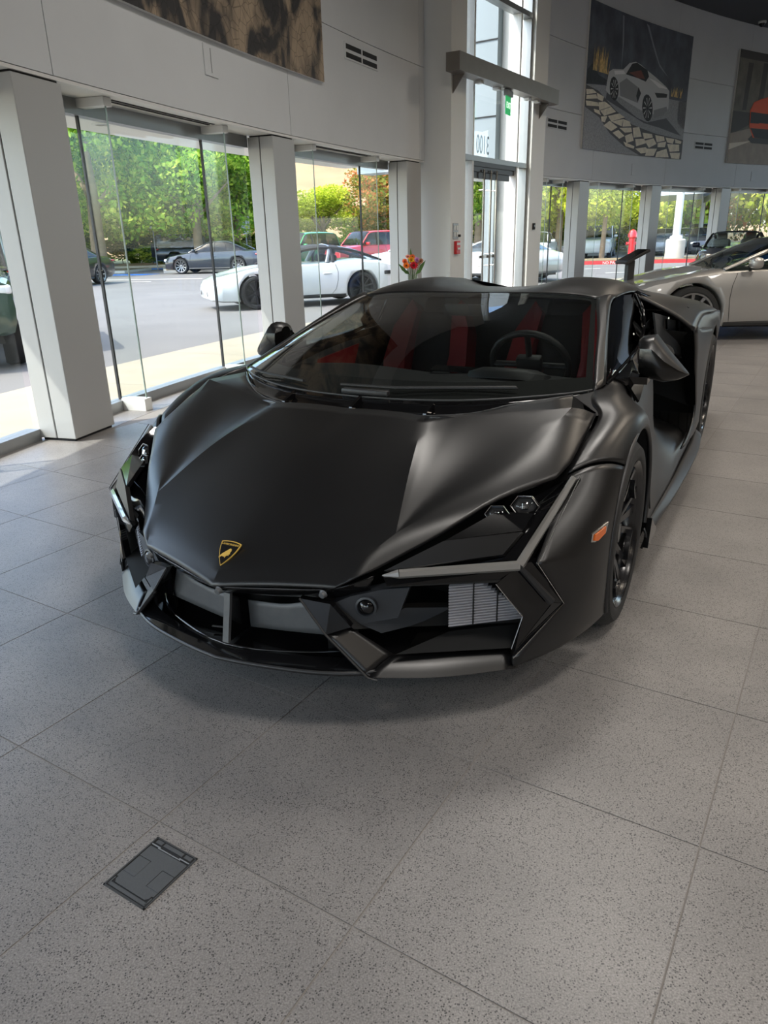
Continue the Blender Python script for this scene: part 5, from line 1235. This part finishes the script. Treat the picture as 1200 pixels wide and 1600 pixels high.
def foliage_mesh(seed, nleaf, rx, rz, size, mt, blobs=16, flat=.0):
    rd = random.Random(seed); bl = []
    for k in range(blobs):
        a = rd.uniform(0, 2*PI); e = rd.uniform(-.8, 1); rr = rd.uniform(.35, .78)
        bl.append((rx*rr*math.cos(a)*math.sqrt(max(0, 1-e*e*.7)), rx*rr*math.sin(a)*math.sqrt(max(0, 1-e*e*.7)), rz*e*.72, rx*rd.uniform(.26, .46)))
    v, f = [], []
    for k in range(nleaf):
        cx, cy, cz, r = bl[rd.randrange(len(bl))]
        while True:
            x, y, z = rd.uniform(-1, 1), rd.uniform(-1, 1), rd.uniform(-1, 1); q = x*x+y*y+z*z
            if .25 < q < 1: break
        p = Vector((cx+x*r, cy+y*r, cz+z*r*.8))
        n = Vector((rd.gauss(0, 1), rd.gauss(0, 1), rd.gauss(.6, 1))).normalized(); u = n.orthogonal().normalized()
        u.rotate(Matrix.Rotation(rd.uniform(0, 2*PI), 3, n)); w = n.cross(u); s_ = size*rd.uniform(.6, 1.3)
        i = len(v); v += [p-u*s_, p+w*s_*.6, p+u*s_, p-w*s_*.6]; f.append((i, i+1, i+2, i+3))
    return new_mesh('foliage', v, f, [mt])
FOL = {}
def fol(kind, var):
    if (kind, var) not in FOL:
        if kind == 'hedge': FOL[(kind, var)] = foliage_mesh(70+var, 5200, 1.25, .75, .075, LM[3], 14)
        else: FOL[(kind, var)] = foliage_mesh(10*kind+var, 17000, 3.3, 3.2, .115, LM[kind], 30)
    return FOL[(kind, var)]
def tree(label, x, y, kind, var, h=7.5, sc=1.0, trunk=.22, crown=None, lean=.1, rz=0):
    t = thing('tree', label, 'tree', (x, y, -.05), rz, 'trees outside the windows')
    cz = crown or h*.62
    rd = random.Random(x*13+y)
    tk = obj('trunk', tube([(0, 0, 0), (lean*.4, 0, cz*.4), (lean, .05, cz*.8), (lean*1.3, .1, cz*1.25)], [trunk*1.25, trunk, trunk*.8, trunk*.3], 10), M_bark, t, 60)
    for k in range(5):
        a = rd.uniform(0, 2*PI); z0 = cz*rd.uniform(.5, .85); ln = rd.uniform(1.2, 2.2)*sc
        obj('branch', tube([(lean*.6, 0, z0), (lean+math.cos(a)*ln*.5, math.sin(a)*ln*.5, z0+ln*.55), (lean+math.cos(a)*ln, math.sin(a)*ln, z0+ln*1.0)], [trunk*.45, trunk*.3, trunk*.12], 6), M_bark, tk, 60)
    f_ = link('foliage', fol(kind, var), t, (lean, 0, cz*1.06), (0, 0, rd.uniform(0, 6))); f_.scale = (sc, sc, sc*h/8.0); f_['kind'] = 'stuff'
    return t
tree('big leafy tree with a thick grey trunk left of the street sign', -14.6, 40.8, 0, 0, 8.5, 1.35, .36, 5.0)
tree('leafy tree with a pale trunk in front of the off-road car', -9.6, 41.8, 0, 1, 7.6, 1.15, .24, 4.2)
tree('green tree at the back left of the car park', -20.5, 46, 0, 2, 9, 1.3, .25)
tree('green tree just left of the second column', -8.2, 45.8, 0, 2, 6.8, 1.05, .2, 3.9)
tree('yellow green tree far behind the off-road car', -13.5, 52, 1, 0, 8, 1.4, .25)
tree('yellow green tree beside the left column', -18.5, 36, 1, 1, 8, 1.1, .22)
tree('small yellow tree low at the foot of the dry hill', -3.4, 49, 1, 1, 5.2, .85, .16, 2.6)
tree('russet tinted tree behind the red car', 1.2, 48.5, 2, 0, 6.6, 1.05, .2, 3.6)
tree('green tree right of the red car beside the third column', 4.0, 48.0, 0, 1, 7.0, 1.1, .2, 3.9)
tree('tall green tree seen in the strip left of the entrance', 5.6, 43, 0, 2, 8.5, 1.1, .22, 4.4)
tree('green tree seen through the glass door', 7.2, 47, 0, 0, 8.5, 1.2, .22, 4.4)
tree('yellow tree in the first window right of the entrance', 9.8, 42, 1, 0, 7.6, 1.15, .18, 4.0)
tree('bright yellow green tree in front of the car park', 11.0, 49.5, 1, 1, 8.6, 1.25, .2, 4.4)
tree('pale yellow young tree beside the red kerb', 11.5, 39.5, 1, 2, 6.2, .80, .12, 3.6)
tree('tall yellow green tree behind the solar roof', 17.0, 58, 1, 0, 10, 1.7, .25, 5.6)
tree('green tree behind the lamp post', 22.0, 62, 0, 1, 10.5, 1.8, .25, 5.8)
tree('orange tinted tree at the right behind the solar roof', 29.5, 66, 2, 1, 10, 1.7, .25, 5.6)
tree('bright tree filling the last window on the right', 25.2, 47, 1, 1, 9, 1.5, .22, 4.6)
tree('green tree at the right picture edge', 29.5, 50, 0, 2, 9, 1.5, .22, 4.6)
tree('green tree far left outside the window', -24, 38, 0, 1, 8.5, 1.3, .25)
tree('green tree behind the big tree', -19.5, 55, 0, 0, 9.5, 1.6, .25)
for k, (x, y, kd, vr, h, sc) in enumerate([(-10.5, 56, 0, 2, 8, 1.5), (-16.5, 58, 1, 1, 9, 1.5), (-24, 52, 0, 0, 9, 1.6), (-9.2, 51, 1, 2, 6.2, 1.1), (5.2, 56, 1, 0, 8, 1.4), (9.5, 55, 0, 1, 9, 1.5), (12.5, 60, 1, 2, 10, 1.7), (-30, 60, 0, 1, 10, 1.8), (34, 58, 1, 2, 10, 1.7), (24.5, 70, 0, 2, 11, 1.9)]):
    tree(['green tree in the back row right of the off-road car', 'yellow green tree in the back row behind the street sign', 'green tree in the back row at far left', 'small yellow green tree left of the second column', 'yellow green tree behind the entrance strip', 'green tree in the back row behind the glass door', 'yellow green tree in the back row of the first right window', 'green tree in the back row beyond the left edge', 'yellow green tree in the back row at the far right', 'green tree in the back row right of the lamp post'][k], x, y, kd, vr, h, sc, .2)
def hedge(label, x, y, sc, rz=0, sz=1.0):
    t = thing('hedge', label, 'hedge', (x, y, 0), rz, 'hedges outside')
    f_ = link('foliage', fol('hedge', int(abs(x*7)) % 2), t, (0, 0, .68*sz)); f_.scale = (sc, 1, sz); f_['kind'] = 'stuff'
    obj('stems', join(*[tube([(dx, 0, -.05), (dx*1.1, .1, .7*sz)], .03, 5) for dx in (-.6*sc, 0, .6*sc)]), M_bark, t)
hedge('clipped hedge behind the street sign', -13.0, 49.5, 2.2); hedge('clipped hedge left of the off-road car', -19, 49, 2.4); hedge('clipped hedge behind the off-road car', -7, 50, 2.6); hedge('clipped hedge right of the red car', 3.2, 46.6, 1.5, 0, 1.2); hedge('round hedge behind the red car', .2, 48.5, 2.0, 0, 1.1)
hedge('low shrubs in the planter under the pale tree', -8.3, 41.0, 1.8, 0, .45); hedge('low shrubs in the planter beside the charcoal saloon', -6.4, 41.5, 1.2, 0, .45); hedge('low dark hedge in the first right window', 10.5, 49, 3.0, 0, .9); hedge('hedge at the back of the car park', 6.0, 51, 2.6, 0, .9); hedge('hedge beside the big trunk', -16.4, 42, 1.0, 0, .4)
for k, x in enumerate(range(-42, 22, 5)):
    hedge(['dense shrub in the back row at far left', 'second dense shrub of the back row from the left', 'third dense shrub of the back row from the left', 'fourth dense shrub of the back row from the left', 'dense shrub far behind the big trunk', 'dense shrub far behind the street sign', 'dense shrub far behind the off-road car', 'dense shrub far behind the charcoal saloon', 'dense shrub far behind the green car', 'dense shrub far behind the red car', 'dense shrub far behind the third column', 'dense shrub far behind the glass door', 'dense shrub far behind the red post'][k], x, 55.5+.4*math.sin(x), 2.3, .1*math.sin(x*3), 1.5)
vg = obj('verge', box(-90, 60, 53.5, 76, -.06, .02), mat('dry_verge', srgb(124, 122, 70), .95, noise=(1.2, .25))); tag(vg, 'grassy verge below the hillside', 'ground', kind='structure')
# dry hillside
rd = random.Random(4); hv, hf = [], []; NX, NY = 46, 20
for j in range(NY):
    for i in range(NX):
        x = -100+i*170/(NX-1); y = 75+j*110/(NY-1); u = j/(NY-1)
        prof = 1.0*math.exp(-((x+8)/42)**2)
        hv.append(Vector((x, y, -.3+34*prof*(u**.85)+rd.uniform(-.35, .35)*(j > 0)+1.2*math.sin(x*.21+j*.8)*u)))
for j in range(NY-1):
    for i in range(NX-1): hf.append((j*NX+i, j*NX+i+1, (j+1)*NX+i+1, (j+1)*NX+i))
hill = obj('hill', (hv, hf), M_dry, None, 60); tag(hill, 'dry golden grass hillside beyond the car park', 'hill', kind='structure')

# street furniture
M_pole = mat('galvanised_pole', srgb(150, 152, 154), .5, metal=.5); M_sign = mat('sign_plate_grey', srgb(206, 208, 208), .5)
def signpost(label, x, y, h):
    t = thing('street_sign', label, 'sign', (x, y, -.04), .1, 'street signs outside')
    obj('post', tube([(0, 0, 0), (0, 0, h)], .035, 8), M_pole, t)
    obj('plate', bevel_box(-.23, .23, -.045, -.035, h-.68, h-.02, .004, 1), M_sign, t)
    obj('lower_plate', bevel_box(-.16, .16, -.045, -.035, h-.95, h-.72, .004, 1), M_sign, t)
signpost('street sign on a thin post in front of the pale tree', -12.3, 43.2, 3.1); signpost('street sign behind the charcoal saloon', -7.4, 44.4, 2.7)
lp = thing('lamp_post', 'white lamp post on a concrete base in the car park', 'lamp post', (13.5, 35.0, -.05))
obj('base', lathe([(.0001, 0), (.42, 0), (.42, .95), (.36, 1.0), (.0001, 1.0)], 24), M_kerb, lp, 40)
obj('pole', tube([(0, 0, .98), (0, 0, 7.2)], [.17, .14], 14), M_white, lp, 60)
obj('anchor_plate', lathe([(.0001, 1.0), (.27, 1.0), (.27, 1.09), (.2, 1.14), (.0001, 1.14)], 16), M_white, lp, 40)
hy = thing('red_post', 'red painted standpipe beside the red kerb', 'standpipe', (12.25, 37.2, .05))
obj('body', lathe([(.0001, 0), (.20, 0), (.20, .06), (.15, .1), (.15, .95), (.21, 1.0), (.21, 1.15), (.14, 1.3), (.0001, 1.36)], 18), paint('hydrant', (206, 38, 44)), hy, 40)
obj('outlet', tube([(-.28, 0, .72), (.28, 0, .72)], .075, 10), paint('hydrant', (206, 38, 44)), hy, 60)
cp_ = thing('solar_carport', 'long solar carport roof over the far car park', 'carport', (0, 0, 0))
obj('roof', prism([(11.0, 47.5, 3.35), (27, 43.5, 3.75), (28.5, 49.5, 3.3), (12.5, 53.5, 2.9)], (0, 0, .16)), M_alu, cp_)
obj('fascia', prism([(11.0, 47.45, 3.05), (27, 43.45, 3.45), (27, 43.55, 3.45), (11, 47.55, 3.05)], (0, 0, .42)), mat('pale_blue_fascia', srgb(216, 224, 232), .5), cp_)
for x, y in ((14, 49.6), (20, 48.1), (26, 46.6)):
    obj('post', tube([(x, y, -.04), (x, y, 3.2)], .14, 10), M_white, cp_, 60)
    obj('beam', prism([(x-.6, y-2.6, 2.98), (x-.5, y-2.6, 2.98), (x+.6, y+2.4, 2.6), (x+.5, y+2.4, 2.6)], (0, 0, .3)), M_white, cp_)
# recessed lights in the outside overhang
for s in (2.0, 5.55, 16.5, 20.1):
    t = thing('soffit_light', 'round recessed light in the outside overhang at bay %s' % {2.0: 'behind the largest window', 5.55: 'above the white targa', 16.5: 'right of the entrance', 20.1: 'near the navy convertible'}[s], 'light', fac(s, 33.98, 2.44))
    obj('ring', lathe([(.10, 0), (.10, -.008), (.07, -.010), (.065, 0)], 24), M_white, t, 40); obj('lens', disc(.065, 20, -.003, 'Z'), M_alu, t)
# ---------------------------------------------------------------- floor box
FB = thing('floor_box', 'dark grey floor socket box with hinged lid set in a tile', 'floor box', FO+EA*1.235+EB*.400, FA)
W_, L_ = .138, .166
M_fb = mat('floor_box_plastic', srgb(74, 76, 78), .42, noise=(300, .08)); M_fbd = mat('floor_box_gap', srgb(22, 22, 23), .6)
obj('frame', join(box(0, W_, 0, .004, 0, .0022), box(0, W_, L_-.004, L_, 0, .0022), box(0, .004, 0, L_, 0, .0022), box(W_-.004, W_, 0, L_, 0, .0022)), mat('floor_box_rim', srgb(58, 59, 60), .4), FB)
obj('tray', box(.004, W_-.004, .004, L_-.004, .0001, .0006), M_fbd, FB)
zl = .0006
lid = obj('lid', prism([(x, y, zl) for x, y in ((.007, .034), (.013, .034), (.013, .026), (.020, .019), (W_-.020, .019), (W_-.013, .026), (W_-.013, .034), (W_-.007, .034), (W_-.007, .047), (W_-.047, .047), (W_-.047, .098), (W_-.007, .098), (W_-.007, .137), (.007, .137), (.007, .103), (.047, .103), (.047, .051), (.007, .051))], (0, 0, .0013)), M_fb, FB)
obj('cable_flap', bevel_box(.0075, .0458, .0522, .1018, .0006, .0018, .0005, 1), M_fb, FB); obj('cable_flap', bevel_box(W_-.0458, W_-.0075, .0482, .0968, .0006, .0018, .0005, 1), M_fb, FB)
obj('front_strip', join(box(.008, W_-.008, .007, .0155, .0006, .0018), box(.0065, .0095, .007, .030, .0006, .0018), box(W_-.0095, W_-.0065, .007, .030, .0006, .0018)), M_fb, FB)
obj('hinge', join(box(.010, .030, .150, .160, .0006, .0018), box(.036, .100, .150, .160, .0006, .0020), box(.106, W_-.010, .150, .160, .0006, .0018)), M_fb, FB)
obj('hinge_pin', join(tube([(.006, .143, .0022), (.035, .143, .0022)], .0015, 6), tube([(.030, .140, .0022), (.105, .140, .0022)], .0015, 6), tube([(.100, .143, .0022), (W_-.006, .143, .0022)], .0015, 6)), M_alu, FB)

# ---------------------------------------------------------------- information stand
ks = thing('information_stand', 'black slanted information stand in front of a window column', 'stand', (3.62, 11.0, 0), .25)
obj('base', bevel_box(-.22, .22, -.20, .20, 0, .018, .004, 1), K_satin, ks)
obj('post', bevel_box(-.055, .055, -.045, .045, .018, .98, .008, 2), K_satin, ks, 40)
obj('head', xform(bevel_box(-.20, .20, -.15, .15, -.018, .022, .008, 2), Matrix.Translation((.03, 0, 1.03)) @ Matrix.Rotation(-.42, 4, 'Y')), K_satin, ks, 40)
obj('screen', xform(bevel_box(-.18, .18, -.13, .13, .0225, .026, .001, 1), Matrix.Translation((.03, 0, 1.03)) @ Matrix.Rotation(-.42, 4, 'Y')), K_gloss, ks)

# ---------------------------------------------------------------- table with flowers behind the car
tb = thing('side_table', 'small white round table hidden behind the supercar roof', 'table', (.42, 9.2, 0))
obj('top', lathe([(.0001, .73), (.28, .73), (.28, .755), (.0001, .755)], 32), M_white, tb, 40); obj('stem', tube([(0, 0, .02), (0, 0, .73)], .03, 12), M_alu, tb, 60); obj('foot', lathe([(.0001, .02), (.20, .02), (.20, .0), (.0001, .0)], 32), M_alu, tb, 40)
vs = thing('flower_vase', 'glass vase of red, orange and yellow flowers', 'vase', (.42, 9.2, .755))
obj('glass', lathe([(.0001, .004), (.05, .004), (.055, .01), (.062, .20), (.058, .20), (.05, .012), (.0001, .010)], 24), glass_mat('vase_glass', (.9, .93, .9)), vs, 40)
rd = random.Random(5); M_stem = mat('flower_stem', srgb(70, 104, 44), .6)
fl = [((.012, -.05, .30), .062, srgb(190, 16, 40)), ((-.075, -.03, .30), .050, srgb(240, 132, 30)), ((-.01, .02, .365), .050, srgb(238, 196, 30)), ((-.09, .0, .345), .045, srgb(238, 120, 70)), ((.0, .03, .395), .045, srgb(226, 112, 60)), ((.055, .02, .36), .042, srgb(196, 136, 190)), ((.10, .01, .345), .045, srgb(176, 120, 90)), ((-.05, .05, .40), .035, srgb(240, 170, 150)), ((.05, .06, .33), .05, srgb(200, 140, 100))]
for k, (p, r, c) in enumerate(fl):
    f_ = empty('flower', vs, p)
    mp = mat('petal_%d' % k, c, .6)
    v, f = [], []
    for ring, (n, rr, up) in enumerate(((11, 1.0, .15), (9, .75, .45), (6, .45, .75))):
        for q in range(n):
            a = 2*PI*(q+.4*ring)/n; d = Vector((math.cos(a), math.sin(a), 0)); w = Vector((-math.sin(a), math.cos(a), 0))
            i = len(v); v += [Vector((0, 0, 0)), d*r*rr*.6+w*r*.2+Vector((0, 0, r*up*.8)), d*r*rr+Vector((0, 0, r*up)), d*r*rr*.6-w*r*.2+Vector((0, 0, r*up*.8))]; f.append((i, i+1, i+2, i+3))
    M_ = Matrix.Rotation(.9, 4, 'X') @ Matrix.Rotation(rd.uniform(-.4, .4), 4, 'Y')
    obj('petals', xform((v, f), M_), mp, f_); obj('centre', xform(lathe([(.0001, r*.35), (r*.22, r*.28), (r*.28, r*.05)], 10), M_), mat('flower_centre', srgb(70, 30, 20), .7), f_, 50)
    obj('stalk', tube([(0, 0, 0), (-p[0]*.5, -p[1]*.5, -(p[2]-.1)*.5), (-p[0]*.9, -p[1]*.9, -(p[2]-.03))], .003, 5), M_stem, f_)
for k, (a, b) in enumerate((((-.05, 0, .2), (-.17, -.02, .33)), ((.06, 0, .22), (.16, .0, .36)), ((0, .03, .25), (-.02, .04, .50)), ((-.03, 0, .2), (-.12, .02, .26)), ((.03, -.03, .2), (.12, -.05, .27)))):
    a, b = Vector(a), Vector(b); t_ = (b-a); w = t_.cross(Vector((0, 1, 0))).normalized()*.022
    obj('leaf', ([a, a.lerp(b, .5)+w, b, a.lerp(b, .5)-w], [(0, 1, 2, 3)]), M_stem, vs)
# ---------------------------------------------------------------- ceiling lights of the showroom
M_lamp = mat('lamp_diffuser', srgb(255, 240, 220), .5, emit=(srgb(255, 236, 210), 1.6))
def ceil_light(x, y, w, l, power, rz=0, col=(1, .93, .84), where=''):
    t = thing('ceiling_light', 'square recessed ceiling light '+where, 'ceiling light', (x, y, 6.53), rz, 'showroom ceiling lights')
    obj('frame', join(box(-w/2-.05, w/2+.05, -l/2-.05, -l/2, -.03, 0), box(-w/2-.05, w/2+.05, l/2, l/2+.05, -.03, 0), box(-w/2-.05, -w/2, -l/2, l/2, -.03, 0), box(w/2, w/2+.05, -l/2, l/2, -.03, 0)), M_alu, t)
    obj('diffuser', box(-w/2, w/2, -l/2, l/2, -.012, -.002), M_lamp, t)
    ld = bpy.data.lights.new('ceiling_lamp', 'AREA'); ld.shape = 'RECTANGLE'; ld.size = w; ld.size_y = l; ld.energy = power; ld.color = col; ld.spread = math.radians(140)
    lo = bpy.data.objects.new('ceiling_lamp', ld); COL.objects.link(lo); lo.parent = t; lo.location = (0, 0, -.03)
for ix, x in enumerate((2, 6.5, 11, 15.5)):
    for iy, y in enumerate((-6, 0, 6, 12)):
        if math.hypot(x-CX, y-CY) > 31.5: continue
        ceil_light(x, y, 1.2, 1.2, 48, 0, (1, .87, .72) if (ix, iy) in ((1, 2), (2, 2), (1, 3), (2, 0), (1, 0)) else (1, .96, .91), ['nearest the windows', 'in the second row from the windows', 'in the third row from the windows', 'in the row farthest from the windows'][ix]+', '+['behind the viewer', 'above the viewer', 'above the black supercar', 'above the silver coupe'][iy])
for k, s in enumerate((16.6, 19.4, 22.4)):
    t = thing('downlight', ['small round downlight above the silver roadster poster', 'small round downlight between the two posters', 'small round downlight beside the dome camera'][k], 'downlight', fac(s, 31.4, 6.53))
    obj('ring', lathe([(.11, 0), (.11, -.012), (.08, -.014), (.075, 0)], 24), M_white, t, 40); obj('lens', disc(.075, 20, -.004, 'Z'), M_lamp, t)
